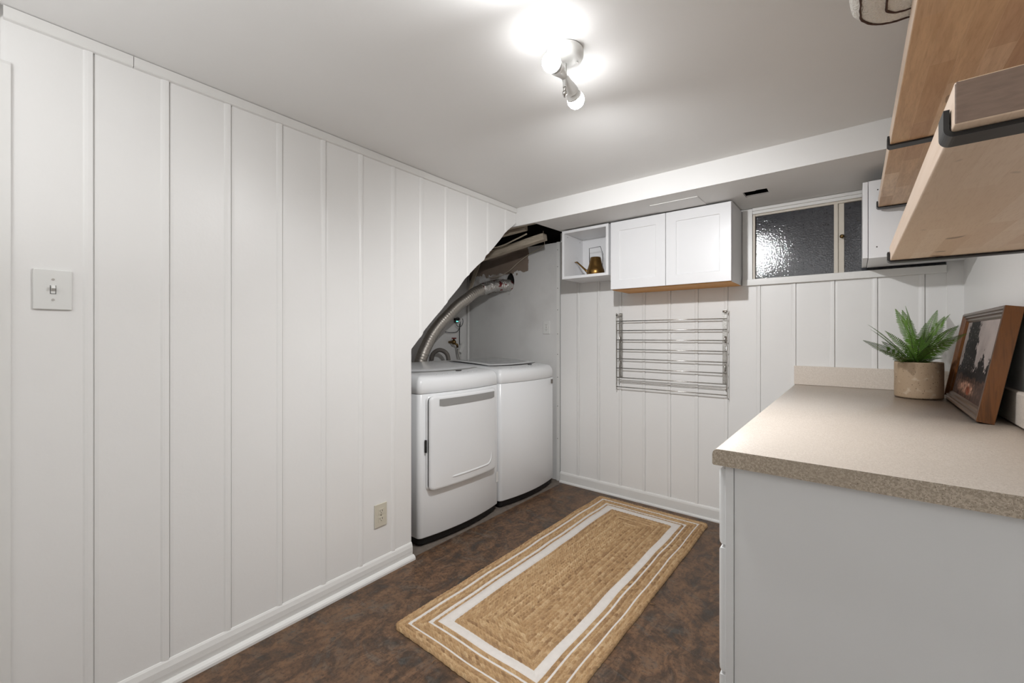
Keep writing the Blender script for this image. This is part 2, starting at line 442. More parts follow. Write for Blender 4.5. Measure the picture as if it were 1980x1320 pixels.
# alcove walls
bm = new()
x0, x1, z0, z1 = -2.97, -1.897, 0, 1.985
hc = (-2.450, 1.696); hr = (.060, .086)
y = 2.985
outer = [bm.verts.new(p) for p in ((x0, y, z0), (x1, y, z0), (x1, y, z1), (x0, y, z1))]
inner = [bm.verts.new((hc[0] + hr[0] * cos(a), y, hc[1] + hr[1] * sin(a))) for a in [2 * pi * k / 28 for k in range(28)]]
ed = [bm.edges.new((outer[i], outer[(i + 1) % 4])) for i in range(4)] + [bm.edges.new((inner[i], inner[(i + 1) % 28])) for i in range(28)]
bmesh.ops.triangle_fill(bm, use_beauty=True, edges=ed)
back = [bm.verts.new(v.co + Vector((0, .04, 0))) for v in inner]
for i in range(28): bm.faces.new((inner[i], inner[(i + 1) % 28], back[(i + 1) % 28], back[i]))
struct('wall_alcove_back', bm, 'patched')
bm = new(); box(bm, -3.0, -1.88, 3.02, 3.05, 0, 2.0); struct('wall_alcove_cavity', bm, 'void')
bm = new(); box(bm, -2.99, -2.96, 1.38, 3.05, 0, 1.87); struct('wall_alcove_left', bm, 'drywall')
bm = new(); box(bm, -2.99, -1.885, 1.38, 1.40, 0, 1.2); struct('wall_alcove_near', bm, 'drywall')
bm = new(); box(bm, -1.928, -1.897, 2.972, 2.984, 0, 1.985)
for z in (.35, .62, .86, 1.05, 1.22, 1.42, 1.6, 1.78, 1.92): tube(bm, [(-1.918, 2.9725, z), (-1.918, 2.971, z)], .0035, 8, mi=1)
struct('trim_6', bm, ['trim', 'nail'])
# underside of the stairs
bm = new()
def plane_slab(bm, p, q, x0, x1, th):
    (ya, za), (yb, zb) = p, q
    d = Vector((0, yb - ya, zb - za)).normalized(); n = Vector((0, -d.z, d.y))
    c = Vector(((x0 + x1) / 2, (ya + yb) / 2, (za + zb) / 2)) + n * th / 2
    obox(bm, c, Vector((1, 0, 0)), d, n, (x1 - x0) / 2, (Vector((0, yb, zb)) - Vector((0, ya, za))).length / 2, th / 2)
plane_slab(bm, (1.40, 1.145), (2.50, 2.225), -2.97, -1.895, .03)
struct('ceiling_alcove', bm, 'under')

# window
wn = bpy.data.objects.new('window_1', None); wn.location = (-.05, YB, 1.53); wn['kind'] = 'structure'; C.objects.link(wn)
bm = new(); box(bm, -.541, RX - .059, YB - .022, YB + .006, 1.512, 1.551); obj('window_sill', bm, 'trim', wn, bevel=.002)
bm = new(); box(bm, -.541, -.487, YB - .012, YB + .01, 1.551, 1.985); obj('window_casing', bm, 'trim', wn, bevel=.0015)
bm = new(); box(bm, -.486, RX, YB - .020, YB + .012, 1.968, 1.986); box(bm, -.486, RX, YB - .012, YB + .012, 1.950, 1.968)
obj('window_head', bm, 'trim', wn, bevel=.0015)
bm = new(); box(bm, -.486, -.474, YB - .003, YB + .035, 1.551, 1.95); box(bm, -.474, RX, YB + .002, YB + .035, 1.938, 1.95)
box(bm, -.474, RX, YB + .002, YB + .035, 1.545, 1.5535); obj('window_frame', bm, 'old_trim', wn, bevel=.001)
bm = new(); box(bm, -.470, -.082, YB + .012, YB + .018, 1.553, 1.938); obj('pane', bm, 'glass', wn)
bm = new(); box(bm, -.078, RX, YB + .020, YB + .026, 1.553, 1.938); obj('pane', bm, 'glass', wn)
bm = new(); box(bm, -.088, -.070, YB + .004, YB + .019, 1.552, 1.940); box(bm, -.070, -.043, YB + .013, YB + .020, 1.552, 1.940)
obj('meeting_stile', bm, 'old_trim', wn, bevel=.001)
bm = new(); lathe(bm, [(.004, 0), (.004, .012), (.0095, .014), (.011, .02), (.008, .027), (.003, .029)], (-.052, YB + .013, 1.752), (0, -1, 0), 16)
obj('window_knob', bm, 'brass', wn)
bm = new(); box(bm, -.52, RX + .02, 3.04, 3.06, 1.5, 2.0); obj('window_well', bm, 'void', wn)

# ------------------------------------------------------------------ ceiling lamp
LX, LY = -.723, 1.162
t = thing('ceiling_light', 'white round ceiling lamp with two bare glowing bulbs', 'light', (LX, LY, H))
bm = new(); lathe(bm, [(.058, 0), (.060, -.004), (.060, -.020), (.057, -.024), (.055, -.030), (.046, -.036), (.02, -.040)], (LX, LY, H - .0005), (0, 0, 1), 40)
for k in (.5, 3.6): tube(bm, [(LX + .04 * cos(k), LY + .04 * sin(k), H - .036), (LX + .04 * cos(k), LY + .04 * sin(k), H - .042)], .003, 8)
obj('canopy', bm, 'plastic', t, ang=50)
J = Vector((LX, LY, 2.034))
r_ = Vector((cos(radians(39)), sin(radians(39)), 0)); d_ = Vector((-sin(radians(39)), cos(radians(39)), 0))
bm = new(); tube(bm, [(LX, LY, H - .035), (LX, LY, 2.0)], .007, 12); obj('stem', bm, 'plastic', t)
bm = new(); tube(bm, [(LX, LY, 2.004), (LX, LY, 1.985)], .005, 10); lathe(bm, [(.008, 0), (.008, -.008), (.005, -.010), (.004, -.016)], (LX, LY, 1.985), n=6)
obj('finial', bm, 'steel', t)
dirA = (-r_ * .50 - d_ * .75 - Vector((0, 0, .02))).normalized()
dirB = (r_ * .50 + d_ * .74 - Vector((0, 0, .40))).normalized()
for dr in (dirA, dirB):
    bm = new(); lathe(bm, [(.006, 0), (.012, .006), (.0135, .02), (.017, .032), (.021, .048), (.0225, .058), (.020, .060)], J, dr, 24)
    s = obj('lamp_socket', bm, 'plastic', t)
    bm = new(); lathe(bm, [(.014, .055), (.018, .062), (.0225, .069), (.0255, .076)], J, dr, 24)
    bl = obj('bulb', bm, 'plastic', t)
    bm = new(); lathe(bm, [(.0255, .076), (.0285, .086), (.0285, .092), (.0265, .101), (.020, .110), (.010, .1155), (.001, .117)], J, dr, 24)
    obj('bulb_face', bm, 'bulb', bl)
    # the light these reflector bulbs throw forward
    sl = bpy.data.lights.new('bulb_beam', 'SPOT'); sl.energy = SPOT_W * (.85 if dr is dirA else 1.3); sl.spot_size = radians(178); sl.spot_blend = 1.0
    sl.shadow_soft_size = .026; sl.color = (.975, .985, 1)
    so = bpy.data.objects.new('bulb_beam', sl); so.location = J + dr * .125
    aim = (dr * .6 + Vector((0, 0, -.8))).normalized() if dr is dirA else (dr * .5 + Vector((-.12, .05, -.58))).normalized()
    so.rotation_euler = aim.to_track_quat('-Z', 'Y').to_euler(); C.objects.link(so)

# ------------------------------------------------------------------ wall plates
def plate(name, label, cat, org, u, v, nrm, w, h, mat, kind, group=None):
    """org = centre on the wall, u right, v up, nrm out of the wall"""
    t = thing(name, label, cat, org)
    org = Vector(org)
    bm = new(); obox(bm, org + nrm * .003, u, v, nrm, w / 2, h / 2, .003); obj('cover_plate', bm, mat, t, bevel=.0028, seg=3)
    if kind == 'outlet':
        for s in (-1, 1):
            bm = new(); cpt = org + v * (s * .0195) + nrm * .0062
            obox(bm, cpt, u, v, nrm, .0165, .0135, .0014, 0)
            obox(bm, cpt + u * -.0065 + v * .003 + nrm * .0014, u, v, nrm, .0011, .0042, .0003, 1)
            obox(bm, cpt + u * .0065 + v * .003 + nrm * .0014, u, v, nrm, .0013, .0042, .0003, 1)
            tube(bm, [cpt - v * .0075 + nrm * .0012, cpt - v * .0075 + nrm * .0018], .0023, 10, mi=1)
            obj('receptacle', bm, [mat, 'slot'], t, bevel=.0008)
        bm = new(); tube(bm, [org + nrm * .006, org + nrm * .0072], .003, 10); obj('screw', bm, 'nail', t)
    else:
        bm = new(); a = org + nrm * .0062
        for q in ((-.0055, 0, .0006, .0125), (.0055, 0, .0006, .0125), (0, -.012, .006, .0006)):
            obox(bm, a + u * q[0] + v * q[1], u, v, nrm, q[2], q[3], .0004)
        obj('switch_slot', bm, 'slot', t)
        bm = new(); ax = (v * .5 + nrm).normalized(); bx = u.cross(ax)
        obox(bm, a + nrm * .004 + v * .004, u, bx, ax, .0042, .0052, .008); obj('toggle', bm, mat, t, bevel=.001)
        for s in (-1, 1):
            bm = new(); tube(bm, [org + v * (s * .030) + nrm * .0055, org + v * (s * .030) + nrm * .0072], .0034, 12); obj('screw', bm, 'steel', t)
ul = Vector((-.0217, 1, 0)).normalized(); nl = Vector((1, .0217, 0)).normalized(); vz = Vector((0, 0, 1))
plate('light_switch', 'square white toggle switch plate on the left panelled wall', 'light switch', (wx(.116) + .0005, .116, 1.337), ul, vz, nl, .079, .118, 'plastic', 'switch')
plate('wall_outlet', 'almond electrical outlet low on the left panelled wall', 'outlet', (wx(1.239) + .0005, 1.239, .300), ul, vz, nl, .072, .116, 'almond', 'outlet')
plate('wall_outlet', 'white outlet on the alcove wall above the washer', 'outlet', (-2.037, 2.9845, 1.276), Vector((1, 0, 0)), vz, Vector((0, -1, 0)), .068, .112, 'plastic', 'outlet')

# ------------------------------------------------------------------ washer and dryer
def appliance(kind, label, y0, y1, xf):
    yc, hw = (y0 + y1) / 2, (y1 - y0) / 2
    xb = -2.62; bow = .034
    t = thing(kind, label, kind, ((xf + xb) / 2, yc, 0))
    def fx(y, inset=0): return xf + bow * (1 - ((y - yc) / hw) ** 2) - inset
    def outline(ins, rad=.03, n=6, m_=14):
        """plan outline, front bowed"""
        r = max(rad - ins * .6, .008); P = []
        a0, a1, b0 = y0 + ins, y1 - ins, xb + ins
        if a1 - a0 < .02: a0, a1 = yc - .01, yc + .01
        rr = min(r, (a1 - a0) / 2.01)
        xcor = xf - ins
        # front, from y0 side to y1 side
        for k in range(n): a = pi / 2 * k / n; P.append((xcor - rr + rr * sin(a), a0 + rr - rr * cos(a)))
        for k in range(m_ + 1):
            yy = a0 + rr + (a1 - a0 - 2 * rr) * k / m_
            s = (yy - yc) / ((a1 - a0) / 2 - rr + 1e-6)
            P.append((xcor + bow * (1 - s * s), yy))
        for k in range(1, n + 1): a = pi / 2 * k / n; P.append((xcor - rr + rr * cos(a), a1 - rr + rr * sin(a)))
        P.append((b0 + .005, a1)); P.append((b0, a1 - .005)); P.append((b0, a0 + .005)); P.append((b0 + .005, a0))
        return P
    def loft(bm, levels):
        rings = []
        for lv in levels:
            ins, zf = lv
            rings.append([bm.verts.new((x, y, zf(x) if callable(zf) else zf)) for x, y in outline(ins)])
        N = len(rings[0])
        for a, b in zip(rings, rings[1:]):
            for k in range(N): f = bm.faces.new((a[k], a[(k + 1) % N], b[(k + 1) % N], b[k])); f.smooth = True
        bm.faces.new(rings[0][::-1]); bm.faces.new(rings[-1])
    bm = new(); loft(bm, [(.002, .052), (0, .056), (0, .868), (.002, .870)])
    obj('body', bm, 'appl', t)
    def zt(x):
        u = min(max((xf - x) / .62, 0), 1); return .036 * (1 - (1 - u) ** 2)
    bm = new()
    loft(bm, [(.002, .872), (0, .874), (0, .915), (.003, .935), (.010, .950)] + [(i, (lambda q: (lambda x: q + zt(x)))(z)) for i, z in ((.020, .960), (.035, .966), (.055, .969), (.1, .971), (.16, .972), (.22, .972), (.28, .972), (.32, .972))])
    obj('top_panel', bm, 'appl', t)
    def zs(x, y):   # height of the top surface
        return .9715 + zt(x)
    # slit between the control strip and the lid
    def arc(x_mid, sag, ya, yb, wmid, z_off, mat, name, n=24, par=t):
        bm = new(); A = []; B = []
        for k in range(n + 1):
            yy = ya + (yb - ya) * k / n; s = 2 * k / n - 1
            xx = x_mid + sag * (1 - s * s); wv = wmid * (1 - s * s) + .0012
            A.append(bm.verts.new((xx, yy, zs(xx, yy) + z_off))); B.append(bm.verts.new((xx - wv, yy, zs(xx - wv, yy) + z_off)))
        for k in range(n): bm.faces.new((A[k], A[k + 1], B[k + 1], B[k]))
        r = bmesh.ops.extrude_face_region(bm, geom=bm.faces[:]); 
        for v in [g for g in r['geom'] if isinstance(g, bmesh.types.BMVert)]: v.co.z += .0015
        return obj(name, bm, mat, par)
    arc(xf - .135, .050, y0 + .035, y1 - .075, .030, .0005, 'slot' if kind == 'washing_machine' else 'appl_grey', 'lid_gap')
    # lid
    bm = new(); lx1, lx0 = xf - .160, xf - .60
    g = [[None] * 13 for _ in range(17)]
    for i in range(17):
        for j in range(13):
            u, v = i / 16, j / 12
            yy = y0 + .05 + (y1 - y0 - .10) * v; s = 2 * v - 1
            front = lx1 + .045 * (1 - s * s)
            xx = front + (lx0 - front) * u
            e = min(u, 1 - u) * .45; e2 = min(v, 1 - v) * .58; ed_ = min(e, e2)
            g[i][j] = bm.verts.new((xx, yy, zs(xx, yy) + .001 + .005 * min(1, ed_ / .03)))
    for i in range(16):
        for j in range(12): f = bm.faces.new((g[i][j], g[i + 1][j], g[i + 1][j + 1], g[i][j + 1])); f.smooth = True
    lid = obj('lid', bm, 'appl', t, smooth=True)
    if kind == 'washing_machine':
        bm = new(); g = [[None] * 11 for _ in range(11)]
        for i in range(11):
            for j in range(11):
                u, v = i / 10, j / 10; yy = y0 + .11 + (y1 - y0 - .22) * v; s = 2 * v - 1
                front = lx1 - .03 + .035 * (1 - s * s); xx = front + (lx0 + .06 - front) * u
                g[i][j] = bm.verts.new((xx, yy, zs(xx, yy) + .0072))
        for i in range(10):
            for j in range(10): bm.faces.new((g[i][j], g[i + 1][j], g[i + 1][j + 1], g[i][j + 1]))
        obj('lid_window', bm, 'lid_glass', lid)
    # printed marks and little display on the control strip
    rnd = random.Random(3 if kind == 'dryer' else 5)
    for k in range(9):
        bm = new(); yy = y0 + .16 + .042 * k; xx = xf - .046 + .020 * (1 - ((yy - yc) / hw) ** 2)
        obox(bm, (xx, yy, zs(xx, yy) - .0022), Vector((1, 0, -.08)).normalized(), Vector((0, 1, 0)), Vector((.08, 0, 1)).normalized(), .0032, rnd.uniform(.003, .008), .0020)
        obj('button_label', bm, 'marks', t)
    bm = new(); xx = xf - .072; yy = yc + .03 if kind == 'dryer' else yc + .10; lathe(bm, [(.001, 0), (.012, .001), (.012, .004), (.001, .0045)], (xx, yy, zs(xx, yy) - .001), n=16)
    for v in bm.verts: v.co.y = yy + (v.co.y - yy) * 2.0
    obj('display', bm, 'slot', t)
    # base and feet
    bm = new()
    P = outline(.014); a = [bm.verts.new((x, y, .014)) for x, y in P]; b = [bm.verts.new((x, y, .054)) for x, y in P]; N = len(P)
    for k in range(N): bm.faces.new((a[k], a[(k + 1) % N], b[(k + 1) % N], b[k]))
    bm.faces.new(a[::-1]); bm.faces.new(b)
    
    obj('base_pan', bm, 'dark', t)
    for fxx in (xf - .055, xb + .06):
        for fy in (y0 + .05, y1 - .05):
            bm = new(); lathe(bm, [(.022, -.002), (.022, .006), (.008, .010), (.008, .02)], (fxx, fy, 0), n=14); obj('foot', bm, 'dark', t)
    return t, fx
dry, dfx = appliance('dryer', 'white front-loading dryer with a square door, beside the washing machine', 1.520, 2.205, -1.902)
wsh, wfx = appliance('washing_machine', 'white top-loading washing machine between the dryer and the alcove wall', 2.222, 2.895, -1.902)

def rr_rings(bm, fx, ya, yb, za, zb, rad, levels, n=8, mi=0, skew=0, fill=True, nf=10):
    """rounded-rectangle pillow on the bowed front; levels: (inset, height)"""
    rings = []
    for ins, h in levels:
        a0, a1, b0, b1 = ya + ins, yb - ins, za + ins, zb - ins; r = max(rad - ins, .003)
        P = []
        for (cy, cz, st) in ((a1 - r, b1 - r, 0), (a0 + r, b1 - r, pi / 2), (a0 + r, b0 + r, pi), (a1 - r, b0 + r, 1.5 * pi)):
            for k in range(n + 1): a = st + pi / 2 * k / n; P.append((cy + r * cos(a), cz + r * sin(a)))
        Q = []
        for k in range(len(P)):      # subdivide straight runs so that they follow the bow
            p, q = P[k], P[(k + 1) % len(P)]; Q.append(p)
            if k % (n + 1) == n:
                for s in range(1, nf): Q.append((p[0] + (q[0] - p[0]) * s / nf, p[1] + (q[1] - p[1]) * s / nf))
        rings.append([bm.verts.new((fx(yy) + h, yy, zz)) for yy, zz in Q])
    N = len(rings[0])
    for a, b in zip(rings, rings[1:]):
        for k in range(N): f = bm.faces.new((a[k], a[(k + 1) % N], b[(k + 1) % N], b[k])); f.smooth = True; f.material_index = mi
    if fill:    # close with horizontal strips: mirror points across the middle column
        last = rings[-1]
        yb_, ya_ = max(v.co.y for v in last), min(v.co.y for v in last)
        bmesh.ops.triangle_fill(bm, use_beauty=True, edges=[bm.edges.get((last[k], last[(k + 1) % N])) for k in range(N)])
    return rings
DY0, DY1, DZ0, DZ1 = 1.566, 2.128, .318, .858
bm = new(); rr_rings(bm, dfx, DY0 - .004, DY1 + .004, DZ0 - .004, DZ1 + .005, .03, [(0, -.002), (0, .0006), (.03, .0006)], fill=False)
obj('door_recess', bm, 'appl', dry)
bm = new(); rr_rings(bm, dfx, DY0 + .006, DY1 - .004, DZ0 + .006, DZ1 - .006, .026, [(0, .0), (0, .016)], fill=False); obj('door_gap_shade', bm, 'dark', dry)  # dark ring standing in for the shade in the gap behind the door
def flatx(fx, ya, yb):
    return lambda y: fx(y)
bm = new()
rr_rings(bm, dfx, DY0, DY1, DZ0, DZ1, .030, [(.008, .012), (.001, .014), (0, .020), (.003, .027), (.009, .031), (.018, .032), (.12, .033), (.20, .033)])
door = obj('door', bm, 'appl', dry)
bm = new()      # grey grip strip under the top edge
ya, yb = 1.625, 2.098; K = 16; top, bot = [], []
for k in range(K + 1):
    yy = ya + (yb - ya) * k / K; e = min(1, min(k, K - k) / 1.0)
    top.append(bm.verts.new((dfx(yy) + .0335, yy, .838))); bot.append(bm.verts.new((dfx(yy) + .0335, yy, .795 + (0 if e else .006))))
for k in range(K): bm.faces.new((top[k], top[k + 1], bot[k + 1], bot[k]))
r = bmesh.ops.extrude_face_region(bm, geom=bm.faces[:])
for v in [g for g in r['geom'] if isinstance(g, bmesh.types.BMVert)]: v.co.x += .0012
obj('grip_strip', bm, 'appl_grey', door)
bm = new()      # embossed corner line
pts = [(dfx(yy) + .0325, yy, .372) for yy in [1.68 + .02 * k for k in range(18)]]
for k in range(1, 9):
    a = pi / 2 * k / 9; yy = 2.02 + .05 * sin(a); pts.append((dfx(yy) + .0325, yy, .422 - .05 * cos(a)))
pts += [(dfx(2.07) + .0325, 2.07, .43 + .03 * k) for k in range(3)]
tube(bm, [(p[0] - .006, p[1], p[2]) for p in pts], [.0095 * min(1, .25 + .25 * k, .2 + .3 * (len(pts) - 1 - k)) for k in range(len(pts))], 8); obj('embossed_line', bm, 'appl', door)
bm = new(); obox(bm, (dfx(1.556) + .006, 1.5555, .575), Vector((1, 0, 0)), Vector((0, 1, 0)), vz, .006, .004, .036); obj('hinge', bm, 'dark', dry, bevel=.001)
bm = new(); obox(bm, (dfx(2.185) + .0006, 2.180, .24), Vector((1, 0, 0)), Vector((0, 1, 0)), vz, .0004, .012, .035); obj('sticker', bm, 'plastic', dry)
bm = new(); obox(bm, (wfx(2.850) - .0006, 2.848, .838), Vector((1, -.18, 0)).normalized(), Vector((.18, 1, 0)).normalized(), vz, .0022, .010, .017)
obj('sticker', bm, 'rubber', wsh)
bm = new()
for k in range(3): obox(bm, (wfx(2.80) + .0003, 2.805, .845 - .012 * k), Vector((1, -.1, 0)).normalized(), Vector((.1, 1, 0)).normalized(), vz, .0005, .010, .0012)
obj('badge', bm, 'marks', wsh)

# ------------------------------------------------------------------ alcove plumbing, duct, beams
ctrl = [(-2.452, 2.990, 1.664), (-2.456, 2.965, 1.664), (-2.488, 2.911, 1.663), (-2.52, 2.818, 1.645), (-2.56, 2.667, 1.588), (-2.58, 2.567, 1.519), (-2.60, 2.483, 1.457),
        (-2.615, 2.385, 1.371), (-2.63, 2.32, 1.306), (-2.64, 2.246, 1.221), (-2.65, 2.191, 1.126), (-2.66, 2.152, 1.036), (-2.68, 2.12, .90), (-2.69, 2.10, .70)]
path = spline(ctrl, 30)
L = [0]
for a, b in zip(path, path[1:]): L.append(L[-1] + (b - a).length)
t = thing('exhaust_duct', 'ribbed silver flexible duct curving from the wall hole down behind the dryer', 'duct', (-2.60, 2.5, 1.3))
cut = next(i for i, l in enumerate(L) if l > .30)
pd = []; rd = []
s = L[cut - 6]; i = 0
while s < L[-1]:
    while L[i + 1] < s: i += 1
    pd.append(path[i].lerp(path[i + 1], (s - L[i]) / (L[i + 1] - L[i])))
    ph = s / .0105
    rd.append(.0455 + .0016 * abs(sin(pi * ph)) + (.0022 if int(s / .0027) % 8 == 0 else 0))
    s += .0027
bm = new(); tube(bm, pd, rd, 24); obj('duct_hose', bm, 'duct', t, fix=False)
bm = new(); rnd = random.Random(4)
pf = path[:cut]; tube(bm, pf, [.052 if 3 < k < cut - 3 else .049 for k in range(cut)], 28)
for v in bm.verts:
    d = mnoise.noise(v.co * 34) * .007 + mnoise.noise(v.co * 90) * .004; c_ = min(pf, key=lambda p: (p - v.co).length); v.co += (v.co - c_).normalized() * d
obj('foil_tape', bm, 'foil', t)

def mk(name, label, cat, mats, f, **kw):
    bm = new(); f(bm); return tag(obj(name, bm, mats, **kw), label, cat)
# ceiling joists glimpsed over the alcove
xa = Vector((1, 0, 0))
def joist(bm, A, B, hw_, hh_):
    A, B = Vector(A), Vector(B); d = (B - A).normalized(); s_ = d.cross(vz).normalized(); u_ = s_.cross(d)
    obox(bm, (A + B) / 2, d, s_, u_, (B - A).length / 2, hw_, hh_)
mk('timber_joist', 'lowest pale timber beam across the alcove top', 'beam', 'timber', lambda b: joist(b, (-1.857, 2.70, 1.970), (-2.93, 2.62, 1.805), .030, .026), bevel=.003)
mk('timber_joist', 'middle pale timber beam over the alcove, cut off at its right end', 'beam', 'timber', lambda b: joist(b, (-1.905, 2.52, 2.012), (-2.9, 2.44, 1.93), .022, .020), bevel=.003)
mk('timber_joist', 'thin rough lath right under the white boxed beam', 'beam', 'timber', lambda b: joist(b, (-1.74, 2.42, 2.000), (-2.6, 2.40, 1.990), .012, .006), bevel=.002)
mk('torn_lath', 'splintered narrow lath hanging beneath the middle timber beam', 'wood scrap', 'timber', lambda b: tube(b, spline([(-1.93, 2.56, 1.976), (-2.05, 2.57, 1.952), (-2.2, 2.58, 1.925), (-2.4, 2.58, 1.92)], 6), .006, 6))
mk('loose_cable', 'thin cream cable sagging over the wall hole in the alcove', 'cable', 'white_cable',
   lambda b: tube(b, spline([(-1.93, 2.78, 2.04), (-1.98, 2.86, 1.995), (-2.04, 2.94, 1.965), (-2.2, 2.955, 1.915), (-2.33, 2.955, 1.85), (-2.44, 2.955, 1.785), (-2.58, 2.96, 1.75), (-2.72, 2.97, 1.76)], 8), .0028, 6))
mk('wall_conduit', 'thin vertical cream pipe in the rear corner of the alcove', 'pipe', 'trim', lambda b: tube(b, [(-2.945, 2.955, .02), (-2.945, 2.955, 1.80)], .012, 12))
mk('cable_bundle', 'bundle of cream cables running up the alcove corner', 'cable', 'white_cable',
   lambda b: [tube(b, spline([(-2.93 + .012 * k, 2.93 - .01 * k, 1.55), (-2.90 + .016 * k, 2.93, 1.68), (-2.86 + .02 * k, 2.94, 1.80), (-2.82 + .02 * k, 2.95, 1.9)], 6), .006, 8) for k in range(3)])
t = thing('faucet', 'red-handled brass laundry faucet on the alcove rear wall', 'faucet', (-2.95, 2.73, 1.14))
bm = new(); tube(bm, [(-2.962, 2.715, 1.145), (-2.905, 2.715, 1.145)], .012, 12); lathe(bm, [(.012, -.02), (.02, -.014), (.022, .008), (.014, .018), (.008, .03)], (-2.90, 2.72, 1.145), n=16)
tube(bm, [(-2.90, 2.72, 1.14), (-2.885, 2.748, 1.12), (-2.885, 2.752, 1.095)], .011, 12); obj('valve', bm, 'brass', t)
bm = new(); tube(bm, [(-2.90, 2.72, 1.17), (-2.90, 2.72, 1.180)], .006, 8); obox(bm, (-2.90, 2.722, 1.182), xa, Vector((0, 1, 0)), vz, .008, .024, .006); obj('handle', bm, 'red', t, bevel=.003)
bm = new(); tube(bm, spline([(-2.885, 2.752, 1.10), (-2.882, 2.762, 1.04), (-2.87, 2.775, .96), (-2.86, 2.78, .80)], 6), .0095, 12); obj('supply_hose', bm, 'steel', t)
mk('drain_hose', 'grey bent drain hose behind the washing machine', 'hose', 'rubber', lambda b: tube(b, spline([(-2.92, 2.47, .99), (-2.90, 2.47, 1.045), (-2.86, 2.50, 1.078), (-2.82, 2.54, 1.060), (-2.80, 2.56, 1.0), (-2.80, 2.56, .85)], 8), .019, 14))
t = thing('leak_alarm', 'small black device with two green lights and coiled cable on alcove wall', 'sensor', (-2.95, 2.80, 1.36))
bm = new(); box(bm, -2.96, -2.93, 2.775, 2.822, 1.352, 1.372); obj('case', bm, 'dark', t, bevel=.003)
bm = new(); box(bm, -2.96, -2.935, 2.778, 2.815, 1.328, 1.352); obj('front', bm, 'rubber', t, bevel=.002)
for k in (0, 1):
    bm = new(); lathe(bm, [(.0045, 0), (.004, .002), (.001, .003)], (-2.9352, 2.790 + .013 * k, 1.342), (1, 0, 0), 12); obj('led', bm, 'led', t)
bm = new()
pts = [(-2.935 + .002 * k, 2.798 + .038 * cos(.5 + 2 * pi * k / 20), 1.335 + .045 * sin(.5 + 2 * pi * k / 20)) for k in range(22)]
tube(bm, spline(pts, 2), .0028, 8)
tube(bm, spline([(-2.93, 2.832, 1.34), (-2.93, 2.825, 1.29), (-2.93, 2.79, 1.245), (-2.93, 2.72, 1.235), (-2.93, 2.64, 1.24)], 8), .003, 8)
tube(bm, spline([(-2.94, 2.834, 1.32), (-2.945, 2.836, 1.2), (-2.945, 2.838, 1.12)], 6), .0035, 8); obj('cable', bm, 'black_cable', t)
mk('hose_connector', 'tilted white plastic block at the end of the black cable', 'connector', 'plastic',
   lambda b: obox(b, (-2.93, 2.845, 1.085), xa, Vector((0, .85, -.5)).normalized(), Vector((0, .5, .85)).normalized(), .014, .018, .045), bevel=.003)

# ------------------------------------------------------------------ wall cabinets
YW = YB - .0005
t = thing('open_wall_cabinet', 'small open white cube cabinet on the back wall, leftmost cabinet', 'cabinet', (-1.5, YW, 1.62))
X0, X1, Z0, Z1, YF, th = -1.686, -1.312, 1.622, 1.977, 2.672, .019
bm = new()
box(bm, X0, X0 + th, YF, YW, Z0, Z1); box(bm, X1 - th, X1, YF, YW, Z0, Z1)
box(bm, X0 + th, X1 - th, YF, YW, Z0, Z0 + th); box(bm, X0 + th, X1 - th, YF, YW, Z1 - th, Z1)
for (yy, zz) in ((2.72, 1.94), (2.90, 1.93)): tube(bm, [(X0 + th, yy, zz), (X0 + th + .001, yy, zz)], .003, 8, mi=1)
obj('carcass', bm, ['cab', 'slot'], t, bevel=.0008)
bm = new(); box(bm, X0 + th, X1 - th, YW - .016, YW - .002, Z0 + th, Z1 - th); obj('back_panel', bm, 'cab', t)

def shaker(bm, x0, x1, z0, z1, yf, th=.019, st=.062, rec=.005, slope=.0015):
    """front faces -y"""
    def ring(x0, x1, z0, z1, y): return [bm.verts.new(p) for p in ((x0, y, z0), (x1, y, z0), (x1, y, z1), (x0, y, z1))]
    A = ring(x0, x1, z0, z1, yf + th); B = ring(x0, x1, z0, z1, yf); Cc = ring(x0 + st, x1 - st, z0 + st, z1 - st, yf)
    D = ring(x0 + st + slope, x1 - st - slope, z0 + st + slope, z1 - st - slope, yf + rec)
    for a, b in ((A, B), (B, Cc), (Cc, D)):
        for k in range(4): bm.faces.new((a[k], a[(k + 1) % 4], b[(k + 1) % 4], b[k]))
    bm.faces.new(A[::-1]); bm.faces.new(D)
t = thing('wall_cabinet', 'white double-door wall cabinet with an oak underside beside the window', 'cabinet', (-.92, YW, 1.52))
X0, X1, Z0, Z1 = -1.297, -.547, 1.518, 1.980; YC = 2.694
bm = new()
box(bm, X0, X0 + .018, YC, YW, Z0 + .0152, Z1); box(bm, X1 - .018, X1, YC, YW, Z0 + .0152, Z1); box(bm, X0, X0 + .0038, YC, YW, Z0 - .001, Z0 + .0152); box(bm, X1 - .0038, X1, YC, YW, Z0 - .001, Z0 + .0152)
box(bm, X0 + .018, X1 - .018, YC, YW, Z1 - .018, Z1)
obj('carcass', bm, 'cab', t, bevel=.0006)
bm = new(); box(bm, X0 + .004, X1 - .004, YC + .003, YW, Z0 - .0025, Z0 + .015); obj('bottom_panel', bm, 'oak', t)
bm = new(); shaker(bm, X0 + .001, -.9235, Z0 + .002, Z1 - .004, YC - .0205); obj('door', bm, 'cab', t, bevel=.0012)
bm = new(); shaker(bm, -.9205, X1 - .001, Z0 + .002, Z1 - .004, YC - .0205); obj('door', bm, 'cab', t, bevel=.0012)

